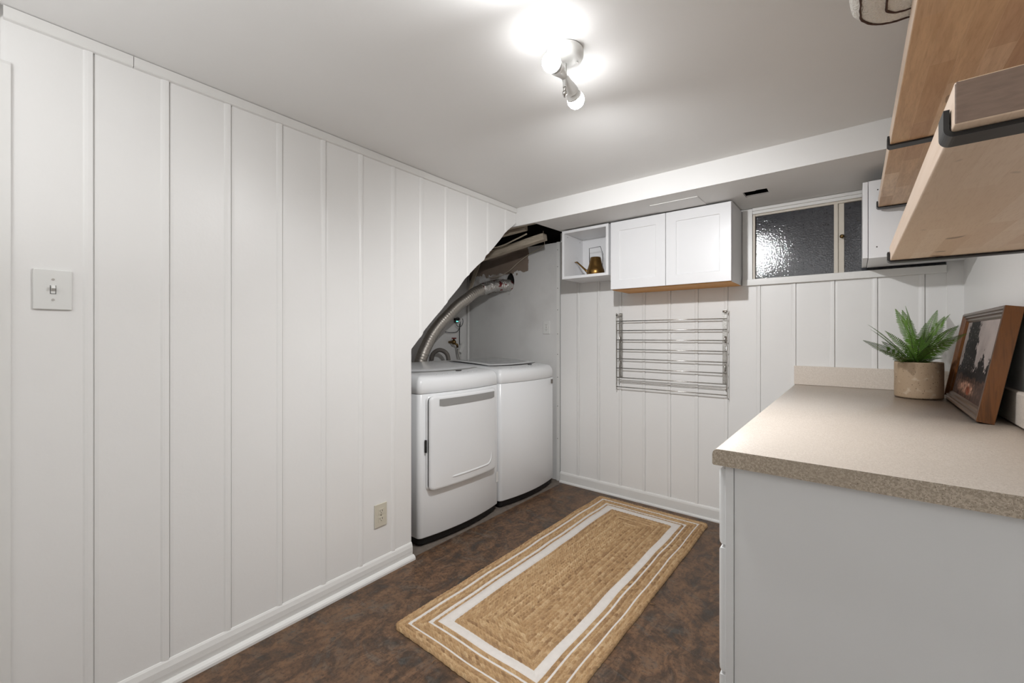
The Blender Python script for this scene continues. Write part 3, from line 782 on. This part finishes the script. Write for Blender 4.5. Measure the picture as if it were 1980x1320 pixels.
t = thing('side_wall_cabinet', 'white wall cabinet seen end-on behind the wooden shelves', 'cabinet', (RX, 2.7, 1.56))
bm = new(); box(bm, .052, RX - .001, 2.590, YB - .024, 1.565, 1.925)
for (xx, zz) in ((.085, 1.88), (.082, 1.615)): tube(bm, [(xx, 2.590, zz), (xx, 2.5893, zz)], .003, 8, mi=1)
obj('carcass', bm, ['cab', 'slot'], t, bevel=.001)
bm = new(); box(bm, .031, .050, 2.590, YB - .024, 1.567, 1.924); obj('door', bm, 'cab', t, bevel=.0012)

# watering can
t = thing('watering_can', 'antique bronze watering can with a long spout and thin square handle', 'watering can', (-1.495, 2.82, 1.6415))
zc = 1.6415; cx, cy = -1.488, 2.82
bm = new(); lathe(bm, [(.058, 0), (.062, .004), (.066, .030), (.062, .052), (.058, .058), (.048, .090), (.038, .140), (.0365, .142), (.0355, .139), (.05, .08), (.02, .02)], (cx, cy, zc), n=40); obj('can_body', bm, 'bronze', t)
bm = new(); tube(bm, [(cx - .060, cy, zc + .036), (cx - .085, cy, zc + .058), (cx - .150, cy, zc + .118), (cx - .158, cy, zc + .124)], [.011, .008, .0055, .0065], 12); tube(bm, [(cx - .158, cy, zc + .124), (cx - .176, cy, zc + .124)], [.0065, .0035], 10); obj('spout', bm, 'bronze', t)
bm = new(); tube(bm, [(cx - .050, cy, zc + .075), (cx - .052, cy, zc + .215), (cx + .040, cy, zc + .218), (cx + .060, cy, zc + .160), (cx + .054, cy, zc + .07)], .0022, 8); obj('handle', bm, 'black_metal', t)

# ------------------------------------------------------------------ drying rack on the back wall
t = thing('drying_rack', 'folded stainless steel drying rack with eight rods on the back wall', 'drying rack', (-1.0, YB, 1.1))
xl, xr = -1.373, -.622; yr = YB - .036
for xx in (xl, xr):
    bm = new(); box(bm, xx - .0018, xx + .0018, yr - .006, yr + .006, .808, 1.372); obj('side_bar', bm, 'steel', t, bevel=.0008)
for xx in (xl + .022, xr - .022):
    bm = new(); box(bm, xx - .013, xx + .013, YB - .0075, YB - .005, .895, 1.372)
    for z in (1.355, 1.30, .96, .91): tube(bm, [(xx + .002, YB - .0076, z), (xx + .002, YB - .010, z)], .004, 10)
    obj('wall_plate', bm, 'steel', t, bevel=.0006)
    s_ = 1 if xx < -1 else -1
    for z in (1.18, 1.00):
        bm = new(); tube(bm, spline([(xx - .004 * s_, YB - .008, z + .02), (xx - .004 * s_, YB - .02, z + .01), (xx - .004 * s_, YB - .022, z - .012), (xx - .004 * s_, YB - .010, z - .02)], 5), .0045, 8)
        obj('hook', bm, 'steel', t)
    bm = new(); tube(bm, [(xx - .024 * s_, yr, 1.357), (xx + .004 * s_, yr, 1.357)], .007, 12); tube(bm, [(xx + .004 * s_, yr + .004, 1.357), (xx + .004 * s_, YB - .006, 1.357)], .004, 10); obj('pivot', bm, 'steel', t)
for k in range(8):
    bm = new(); z = 1.312 - .0693 * k; tube(bm, [(xl, yr, z), (xr, yr, z)], .0036, 10); obj('rod', bm, 'steel', t)
bm = new(); tube(bm, spline([(xl + .012, YB - .016, 1.30), (xl + .012, YB - .016, .875), (xl + .014, YB - .016, .866), (xl + .022, YB - .016, .864)], 3) + [(xr - .02, YB - .016, .864)] + spline([(xr - .014, YB - .016, .866), (xr - .010, YB - .016, .875), (xr - .010, YB - .016, 1.20)], 3), .0028, 8); obj('support_wire', bm, 'steel', t)

# ------------------------------------------------------------------ wooden shelves and brackets
SF = .085
def shelf(label, y0, y1, z, mat):
    bm = new(); box(bm, SF, RX - .001, y0, y1, z, z + .048)
    for f in bm.faces:
        c_ = f.calc_center_median()
        if abs(c_.x - SF) < 1e-4: f.material_index = 1
        elif abs(c_.y - y0) < 1e-4 or abs(c_.y - y1) < 1e-4: f.material_index = 2
    return tag(obj('wooden_shelf', bm, [mat, 'edge_wood', 'end_grain'], bevel=.003, seg=3), label, 'shelf')
shelf('lower butcher-block shelf on the right wall, pale underside', .662, 1.752, 1.430, 'block_pale')
shelf('upper butcher-block shelf on the right wall, reaching back to the white cabinet', .30, 2.565, 1.785, 'block_tan')
def bracket(label, yb, z, w_=.036, t_=.005):
    """hook bracket of flat bar: under the shelf, lip up in front, plate up the wall"""
    y0, y1 = yb - w_ / 2, yb + w_ / 2; prof = []
    zb = z - .0006; R = .010; xo = SF - .0012
    out = [(RX - .0008, zb - t_)]
    for k in range(7): a = -pi / 2 - pi / 2 * k / 6; out.append((xo - t_ + R + R * cos(a), zb - t_ + R + R * sin(a)))
    out.append((xo - t_, z + .026)); out.append((xo, z + .026))
    r2 = R - t_
    for k in range(7): a = -pi + pi / 2 * k / 6; out.append((xo + r2 + r2 * cos(a), zb + r2 + r2 * sin(a)))
    out.append((RX - .0008, zb))
    bm = new(); A = [bm.verts.new((x, y0, zz)) for x, zz in out]; B = [bm.verts.new((x, y1, zz)) for x, zz in out]; n = len(out)
    for k in range(n): bm.faces.new((A[k], A[(k + 1) % n], B[(k + 1) % n], B[k]))
    fa = bm.faces.new(A[::-1]); fb_ = bm.faces.new(B); bmesh.ops.triangulate(bm, faces=[fa, fb_])
    tag(obj('shelf_bracket', bm, 'black_metal'), label, 'bracket', 'black steel shelf brackets')
bracket('nearest black hook bracket, under the lower shelf near end', .700, 1.430)
bracket('black hook bracket under the far end of the lower shelf', 1.736, 1.430)
bracket('black hook bracket crossing the upper shelf underside', 1.745, 1.785)
bracket('black hook bracket under the far end of the upper shelf', 2.545, 1.785)

# folded towel on the upper shelf, mostly outside the frame
t = thing('folded_towel', 'fluffy white towel with brown stitched lines overhanging the upper shelf edge', 'towel', (.12, 1.0, 1.834))
TX0, TX1, TY0, TY1, TR = -.008, .30, .78, 1.175, .085
def tout(ins, n=10):
    r = max(TR - ins, .01); P = []
    for (cx_, cy_, st) in ((TX1 - r - ins, TY1 - r - ins, 0), (TX0 + r + ins, TY1 - r - ins, pi / 2), (TX0 + r + ins, TY0 + r + ins, pi), (TX1 - r - ins, TY0 + r + ins, 1.5 * pi)):
        for k in range(n + 1): a = st + pi / 2 * k / n; P.append((cx_ + r * cos(a), cy_ + r * sin(a)))
    Q = []
    for k in range(len(P)):
        p, q = P[k], P[(k + 1) % len(P)]; Q.append(p)
        if k % (n + 1) == n:
            for s_ in range(1, 14): Q.append((p[0] + (q[0] - p[0]) * s_ / 14, p[1] + (q[1] - p[1]) * s_ / 14))
    return Q
bm = new(); rings = []
for ins, z in ((.13, 1.8342), (.075, 1.8342), (.05, 1.8344), (.028, 1.8362), (.011, 1.843), (.003, 1.855), (0, 1.875), (.002, 1.90), (.010, 1.912), (.003, 1.925), (0, 1.94), (.006, 1.962), (.02, 1.978), (.05, 1.988), (.10, 1.99), (.14, 1.99)):
    rings.append([bm.verts.new((x, y, z)) for x, y in tout(ins)])
N = len(rings[0])
for a_, b_ in zip(rings, rings[1:]):
    for k in range(N): bm.faces.new((a_[k], a_[(k + 1) % N], b_[(k + 1) % N], b_[k])).smooth = True
bm.faces.new(rings[0][::-1]); bm.faces.new(rings[-1])
for v in bm.verts:
    v.co += Vector((mnoise.noise(v.co * 60), mnoise.noise(v.co * 60 + Vector((5, 0, 0))), mnoise.noise(v.co * 60 + Vector((0, 7, 0))))) * .0022
    v.co.z = max(v.co.z, 1.8342)
obj('terry_cloth', bm, 'towel', t, smooth=True)
for ins, z in ((.0175, 1.8392), (.056, 1.8338)):
    bm = new(); P = tout(ins); tube(bm, [(x, y, z) for x, y in P + P[:1]], .0019, 6, caps=False)
    for v in bm.verts: v.co += Vector((mnoise.noise(v.co * 150), mnoise.noise(v.co * 150 + Vector((5, 0, 0))), 0)) * .0018
    if ins > .04:
        for v in bm.verts: v.co.z -= .0
    obj('stitched_line', bm, 'towel_line', t)

# ------------------------------------------------------------------ counter and base cabinet
CZ = .921; CX = -.275; CY = 1.133
t = thing('countertop', 'speckled beige laminate countertop with a low splash along two walls', 'countertop', (.06, 2.0, CZ - .041))
bm = new(); prof = []          # section in x-z: rounded front nose
r = .014; zt_, zb_ = CZ, CZ - .040
prof = [(RX - .001, zb_), (CX + .003, zb_), (CX, zb_ + .003), (CX, zt_ - r)]
for k in range(1, 8): a = pi - pi / 2 * k / 7; prof.append((CX + r + r * cos(a), zt_ - r + r * sin(a)))
prof.append((RX - .001, zt_))
A = [bm.verts.new((x, CY, z)) for x, z in prof]; B = [bm.verts.new((x, YB - .001, z)) for x, z in prof]; n = len(prof)
for k in range(n): f = bm.faces.new((A[k], A[(k + 1) % n], B[(k + 1) % n], B[k])); f.smooth = 3 <= k <= 10
f = bm.faces.new(A[::-1]); f.material_index = 1; bm.faces.new(B)
obj('worktop', bm, ['lam', 'lam_edge'], t)
bm = new(); box(bm, CX + .003, RX - .022, YB - .020, YB - .001, CZ + .0003, CZ + .108); obj('backsplash', bm, 'lam', t, bevel=.0015)
bm = new(); box(bm, RX - .0215, RX - .001, CY + .01, YB - .001, CZ + .0003, CZ + .108); obj('side_splash', bm, 'lam', t, bevel=.008, seg=4)

t = thing('base_cabinet', 'white painted base cabinet with three drawers under the countertop', 'cabinet', (.06, 2.0, 0))
FX = -.250; CE = CY + .024
bm = new(); box(bm, FX + .020, RX - .001, CE, YB - .03, .0, CZ - .0408); obj('carcass', bm, 'cab_side', t)
bm = new(); box(bm, FX, FX + .019, CE - .003, YB - .03, .09, CZ - .041); obj('face_frame', bm, 'cab_side', t, bevel=.0015)
def drawer(ya, yb, za, zb):
    """overlay front facing -x with eased edges"""
    bm = new(); e = .009; thk = .019
    def ring(i, xx): return [bm.verts.new((xx, *p)) for p in ((ya + i, za + i), (yb - i, za + i), (yb - i, zb - i), (ya + i, zb - i))]
    R_ = [ring(0, FX - .0006), ring(0, FX - .010), ring(.004, FX - .016), ring(.012, FX - thk)]
    for a, b in zip(R_, R_[1:]):
        for k in range(4): bm.faces.new((a[k], a[(k + 1) % 4], b[(k + 1) % 4], b[k]))
    bm.faces.new(R_[0][::-1]); bm.faces.new(R_[-1]); return bm
for c in range(3):
    ya = CE + .010 + c * .60; yb = min(ya + .585, YB - .05)
    for za, zb in ((.673, .866), (.352, .666), (.12, .345)):
        obj('drawer_front', drawer(ya, yb, za, zb), 'cab_side', t, bevel=.0015)

# ------------------------------------------------------------------ plant
PX, PY = .226, 2.655
t = thing('potted_fern', 'green fern in a speckled tan stoneware pot on the counter', 'plant', (PX, PY, CZ))
bm = new(); n = 64
def prR(a, z):
    r = .0825 + .0015 * sin(3 * a + 1) + .0008 * mnoise.noise(Vector((cos(a) * 3, sin(a) * 3, z * 20)))
    if abs(((a - 3.98 + pi) % (2 * pi)) - pi) < .05 and z > 0: r += .0028 * (1 - abs(((a - 3.98 + pi) % (2 * pi)) - pi) / .05)
    return r
levels = [(.80, .001, 1), (.985, .003, 1), (1, .010, 1)] + [(1, .01 + .014 * k, 1) for k in range(1, 11)] + [(1.002, .160, 1), (.985, .1635, 1), (.96, .161, 0), (.94, .14, 0), (.93, .135, 0)]
R_ = []
for f_, z, q in levels: R_.append([bm.verts.new((PX + prR(2 * pi * k / n, z) * f_ * cos(2 * pi * k / n), PY + prR(2 * pi * k / n, z) * f_ * sin(2 * pi * k / n), CZ + z)) for k in range(n)])
for a, b in zip(R_, R_[1:]):
    for k in range(n): f = bm.faces.new((a[k], a[(k + 1) % n], b[(k + 1) % n], b[k])); f.smooth = True
bm.faces.new(R_[0][::-1]); obj('pot', bm, 'pot', t)
bm = new(); lathe(bm, [(.076, .0), (.076, .012), (.04, .02), (.001, .022)], (PX, PY, CZ + .125), n=32); obj('soil', bm, 'soil', t)
def frond(tip, bend, width, rnd, base=None, start=.12):
    """arching rachis with paired leaflets"""
    b0 = Vector((PX, PY, CZ + .14)) + (base or Vector((rnd.uniform(-.02, .02), rnd.uniform(-.02, .02), 0)))
    tip = Vector(tip); mid = (b0 + tip) / 2 + Vector((0, 0, bend))
    q = lambda u: b0 * (1 - u) ** 2 + mid * 2 * u * (1 - u) + tip * u * u
    Lf = (tip - b0).length * 1.08; N = int(Lf / .0092)
    bm = new(); tube(bm, [q(k / 14) for k in range(15)], [.0014 * (1 - .75 * k / 14) for k in range(15)], 6, mi=1)
    out = (tip - b0); out.z = 0
    roll = rnd.uniform(-.5, .5)
    for k in range(1, N + 1):
        u = start + (1 - start) * k / N; p = q(min(u, 1)); d = (q(min(u + .02, 1.02)) - q(u - .02)).normalized()
        side = d.cross(vz)
        if side.length < .1: side = Vector((1, 0, 0))
        side.normalize()
        # leaf plane normal turned partly to the open room so that pairs read as a comb
        side = (Matrix.Rotation(roll, 3, d) @ side).normalized(); nrm = side.cross(d)
        ln = width * (min(1, 2.6 * (1 - u) + .10)) * (.6 + .4 * min(1, u * 3)) * rnd.uniform(.88, 1.08)
        for s_ in (-1, 1):
            v = (side * s_ + d * .38 - vz * .10).normalized(); w_ = .0026 + .0006 * (1 - u)
            pts = [(0, -.5), (.35, -1), (.8, -.75), (1, .1), (.78, .75), (.35, .95), (0, .5)]
            vs = [bm.verts.new(p + v * (ln * a) + d * (w_ * b) - nrm * (.10 * ln * a * a)) for a, b in pts]
            bm.faces.new(vs)
    return bm
rnd = random.Random(11)
ctr = Vector((0, 0, 1.2)); F_ = 817.0
def seen(px, py, dd):
    """point at distance dd in front of the photographer's station along a sight line (sizes measured from the photo)"""
    a = (px - 990) / F_; b = (650 - py) / F_
    return Vector((a * cos(radians(39)) - sin(radians(39)), a * sin(radians(39)) + cos(radians(39)), b)) * dd + ctr
fr = [((1670, 658), 1.86, .02), ((1679, 628), 1.93, .035), ((1684, 637), 1.98, .03), ((1706, 660), 1.90, .02), ((1732, 598), 1.93, .05), ((1751, 592), 1.96, .05),
      ((1754, 616), 1.90, .03), ((1781, 652), 1.86, .02), ((1836, 608), 1.95, .05), ((1826, 612), 2.02, .05), ((1834, 636), 1.90, .03), ((1846, 655), 1.74, .02),
      ((1868, 645), 1.60, .04), ((1852, 630), 1.74, .045), ((1822, 692), 1.79, .03), ((1727, 694), 1.84, .03), ((1765, 640), 2.02, .02), ((1740, 655), 1.83, .03), ((1800, 665), 1.82, .03), ((1712, 640), 1.99, .03), ((1745, 600), 2.03, .05), ((1812, 600), 2.05, .05), ((1700, 676), 1.86, .03), ((1790, 625), 2.0, .03)]
for (pp, dd, bd) in fr:
    obj('frond', frond(seen(*pp, dd), bd, .028, rnd), ['fern', 'stem'], t, fix=False)

# ------------------------------------------------------------------ framed picture leaning on the splash
A0 = Vector((.315, 2.715, CZ + .0006)); B0 = Vector((.303, 1.985, CZ + .0006))    # lower front edge: far and near end
ex = (B0 - A0); WL = ex.length; ex.normalize()              # along the frame towards the camera
tilt = math.asin(.062 / .372)
inw = Vector((0, 0, 1)).cross(ex); inw = inw if inw.x > 0 else -inw   # towards the right wall
eu = (vz * cos(tilt) + inw * sin(tilt)).normalized(); en = -ex.cross(eu); en = en if en.x < 0 else -en   # outward normal
HH = .374; DP = .040
t = thing('framed_picture', 'wood-framed landscape painting leaning on the counter beside the fern', 'picture', tuple((A0 + B0) / 2))
A0 = A0 - vz * 0 + vz * (DP * sin(tilt))
def fpt(a, u, nn): return A0 + ex * a + eu * u + en * nn
fw = .036
bm = new()    # moulding: mitred profile (inset from outer edge, height over back)
prof = [(0, -DP), (0, 0), (.004, .002), (.010, .001), (.013, -.004), (.019, -.003), (.023, -.010), (.030, -.011), (fw, -.017), (fw, -DP)]
rings = []
for ins, nn in prof:
    rings.append([bm.verts.new(fpt(a, u, nn)) for a, u in ((ins, ins), (WL - ins, ins), (WL - ins, HH - ins), (ins, HH - ins))])
for i in range(len(rings)):
    a, b = rings[i], rings[(i + 1) % len(rings)]
    for k in range(4):
        f = bm.faces.new((a[k], a[(k + 1) % 4], b[(k + 1) % 4], b[k]))
        f.material_index = 0 if i in (0, 9, 8) or k == 3 else 1
obj('frame', bm, ['walnut', 'frame_dark'], t)
# canvas with painted landscape in a colour attribute
bm = new(); NX, NZ = 150, 90; lay = bm.loops.layers.color.new('paint')
grid = [[bm.verts.new(fpt(fw - .002 + (WL - 2 * fw + .004) * i / NX, fw - .002 + (HH - 2 * fw + .004) * j / NZ, -.018)) for j in range(NZ + 1)] for i in range(NX + 1)]
def pcol(u, v):
    """u from the far end (left) to the near end (right), v up"""
    nz_ = lambda s, o=0: mnoise.fractal(Vector((u * s * 1.9 + o, v * s, o)), 1, 2, 5)
    k = nz_(7)
    sky = Vector((.66, .63, .61)) * (.86 + .14 * v + .10 * nz_(3, 4)); sky.x *= 1.03
    grass = Vector((.26, .19, .16)) * (1 + .5 * nz_(14, 2))
    col = sky
    ridge = .40 + .10 * nz_(16, 9) + .16 * max(0, 1 - abs(u - .86) / .07) * (1 + .6 * nz_(30, 3)) + .20 * max(0, 1 - abs(u - .66) / .10) * (1 + .6 * nz_(24, 5))
    if v < ridge: col = Vector((.115, .10, .105)) * (1 + .5 * nz_(22, 6))
    edge = .47 + .07 * nz_(13, 11) - .18 * max(0, v - .55)
    if u < edge and u > .06 + .05 * nz_(15, 21) + .05 * v: col = Vector((.125, .11, .11)) * (1 + .55 * nz_(20, 8)); 
    if v > .35 and nz_(30, 15) > .62 and u < .6: col = sky * .9
    if v < .27 + .05 * nz_(9, 30): col = grass
    if v < .22:
        wv = nz_(18, 40); rockm = exp(-((u - .40) / .20) ** 2 - ((v - .13) / .06) ** 2)
        col = grass.lerp(Vector((.66, .50, .42)) * (.9 + .5 * wv), min(1, max(0, rockm * 2.2 + .3 * wv)))
        if exp(-((u - .48) / .07) ** 2 - ((v - .11) / .07) ** 2) + .2 * wv > .55: col = Vector((.50, .27, .19)) * (1 + .4 * wv)
        if u > .62: col = col.lerp(Vector((.30, .24, .22)), .5)
    return [min(max(c, 0.01), 1) for c in col]
for i in range(NX):
    for j in range(NZ):
        f = bm.faces.new((grid[i][j], grid[i + 1][j], grid[i + 1][j + 1], grid[i][j + 1]))
        for lp, (a, b) in zip(f.loops, ((i, j), (i + 1, j), (i + 1, j + 1), (i, j + 1))):
            c_ = pcol(a / NX, b / NZ); lp[lay] = (*c_, 1)
m = M('oil_painting', (128, 128, 128), .6, 0, .15)
at = m.n('ShaderNodeVertexColor'); at.layer_name = 'paint'; m.color(at.outputs[0]); m.bump(m.noise(90, 4), .3, .001); mt['painting'] = m.m
obj('canvas', bm, 'painting', t, fix=False)
bm = new(); c_ = fpt(WL / 2, HH / 2, -DP - .0012); obox(bm, c_, ex, eu, en, WL / 2 - .006, HH / 2 - .006, .001); obj('backing', bm, 'void', t)

# ------------------------------------------------------------------ braided jute rug
RX0, RX1, RY0, RY1 = -1.480, -.716, 1.045, 2.870
bw = .0155                                   # braid width
WR, LR = RX1 - RX0, RY1 - RY0
bands = [(.046, .0562), (.104, .1165), (.131, .178)]
def is_white(d): return any(a <= d < b for a, b in bands)
dmax = WR / 2
segs = []
def fill(a, b, n): segs.extend((a + (b - a) * i / n, a + (b - a) * (i + 1) / n, False) for i in range(n))
fill(0, bands[0][0], 3); segs.append((*bands[0], True)); fill(bands[0][1], bands[1][0], 3); segs.append((*bands[1], True))
fill(bands[1][1], bands[2][0], 1); segs.append((*bands[2], True)); fill(bands[2][1], dmax, 13)
steps = []
for (a, b, wv) in segs:
    n = 3 if wv else 8
    steps += [a + (b - a) * i / n for i in range(n)]
steps.append(dmax)
def seg_at(d):
    for i, (a, b, wv) in enumerate(segs):
        if a <= d + 1e-9 < b: return i, (d - a) / (b - a) * 2 - 1, wv
    return len(segs) - 1, 1.0, False
verts, faces, fm = [], [], []
def wobble(x, y): return Vector((mnoise.noise(Vector((x * 5, y * 5, 1.3))), mnoise.noise(Vector((x * 5, y * 5, 9.1))), 0)) * .007
def hgt(d, s):
    k, a, wv = seg_at(d)
    dome = sqrt(max(0, 1 - (a * .985) ** 2))
    if wv: return .0108 + .0005 * mnoise.noise(Vector((s * 60, d * 100, 0)))
    dirn = 1
    ph = s / .021 * dirn + abs(a) * .55 + mnoise.noise(Vector((s * 8, k * 3.1, 0))) * .7
    knot = abs(sin(pi * ph)) ** .7
    side_ = .25 if a > 0 else 0
    knot2 = abs(sin(pi * (ph + .5 * (a > 0)))) ** .7
    return .0010 + .0125 * dome * (.34 + .66 * knot2)
col_attr = []
for side in range(4):
    Ls = LR if side in (0, 2) else WR
    ns = int(Ls / .0042)
    base_i = len(verts)
    for q, d in enumerate(steps):
        for k in range(ns + 1):
            # mitred: at depth d the run goes from d to Ls-d
            s = d + (Ls - 2 * d) * k / ns if Ls - 2 * d > 0 else Ls / 2
            if side == 0: x, y = RX0 + d, RY0 + s
            elif side == 1: x, y = RX0 + s, RY1 - d
            elif side == 2: x, y = RX1 - d, RY1 - s
            else: x, y = RX1 - s, RY0 + d
            # ragged rounded outer corners
            z = hgt(d, s)
            if k in (0, ns): z = .0108 if seg_at(d)[2] else .0015 + .0105 * sqrt(max(0, 1 - (seg_at(d)[1] * .985) ** 2)) * .7
            p = Vector((x, y, 0)) + wobble(x, y)
            cxn = min(s, Ls - s)
            if d < .02:
                n_ = mnoise.noise(Vector((x * 60, y * 60, 0))) * .003 * (1 - d / .02)
                cc = Vector(((RX0 + RX1) / 2, (RY0 + RY1) / 2, 0)); p += (p - cc).normalized() * n_
                if cxn < .03: p += (cc - p).normalized() * .012 * (1 - cxn / .03) * (1 - d / .02)
            if d == 0: z = .001
            verts.append((p.x, p.y, z + .001))
            kk, aa, _w = seg_at(d); col_attr.append(.5 + .30 * mnoise.noise(Vector((round(s / .021 + abs(aa) * .55 + .5 * (aa > 0)) * 1.37, kk * 7.7 + (3.3 if aa > 0 else 0), side * 3))) + .15 * mnoise.noise(Vector((kk * 3.1, side, s * 2))) + (.05 if kk % 2 else -.05))
    for q in range(len(steps) - 1):
        wht = is_white((steps[q] + steps[q + 1]) / 2)
        for k in range(ns):
            a = base_i + q * (ns + 1) + k
            faces.append((a, a + 1, a + ns + 2, a + ns + 1)); fm.append(1 if wht else 0)
me = bpy.data.meshes.new('rug'); me.from_pydata(verts, [], faces); me.update()
me.polygons.foreach_set('material_index', fm); me.polygons.foreach_set('use_smooth', [True] * len(faces))
ca = me.color_attributes.new('tone', 'FLOAT_COLOR', 'POINT')
buf = []
for v, c_ in zip(verts, col_attr):
    hsh = min(1, max(0, (v[2] - .004) / .0085)); buf += [c_, hsh, 0, 1]
ca.data.foreach_set('color', buf)
m = M('braided_jute', (186, 148, 98), .85)
at = m.n('ShaderNodeVertexColor'); at.layer_name = 'tone'; sp = m.n('ShaderNodeSeparateColor'); m.l(at.outputs[0], sp.inputs[0])
b = m.ramp(sp.outputs[0], [(.22, (146, 114, 82)), (.5, (190, 156, 114)), (.78, (220, 192, 152))])
b = m.mix(m.math('MULTIPLY', m.ramp(m.noise(320, 3), [(.54, BK), (.70, BW)]), .45), b, (128, 96, 64))
b = m.mix(m.math('MULTIPLY', m.ramp(m.noise(24, 3), [(.64, BK), (.74, BW)]), .15), b, (140, 108, 76))
m.color(b); m.bump(m.noise(420, 2), .6, .003); mt['jute'] = m.m
m = M('white_rug_border', (226, 220, 214), .9); m.bump(m.noise(400, 2), .5, .002); m.color(m.mix(m.noise(40, 3), (232, 226, 220), (214, 207, 200))); mt['rugwhite'] = m.m
me.materials.append(mt['jute']); me.materials.append(mt['rugwhite'])
o = bpy.data.objects.new('jute_rug', me); C.objects.link(o)
tag(o, 'braided jute rug with white border lines on the brown floor', 'rug')
rnd = random.Random(2)
for (x, y, a) in ((-1.484, 1.62, 2.9), (-1.484, 1.70, 2.5), (-1.486, 2.12, 2.8), (-.712, 1.86, .2), (-1.20, 1.04, 4.2)):
    for q in range(2):
        a2 = a + rnd.uniform(-.6, .6); p = Vector((x, y, .004)); bm = new()
        tube(bm, spline([p, p + Vector((cos(a2), sin(a2), .1)) * .012, p + Vector((cos(a2 + .5), sin(a2 + .5), .05)) * .026], 4), .0009, 5)
        obj('loose_fibre', bm, 'jute', o)
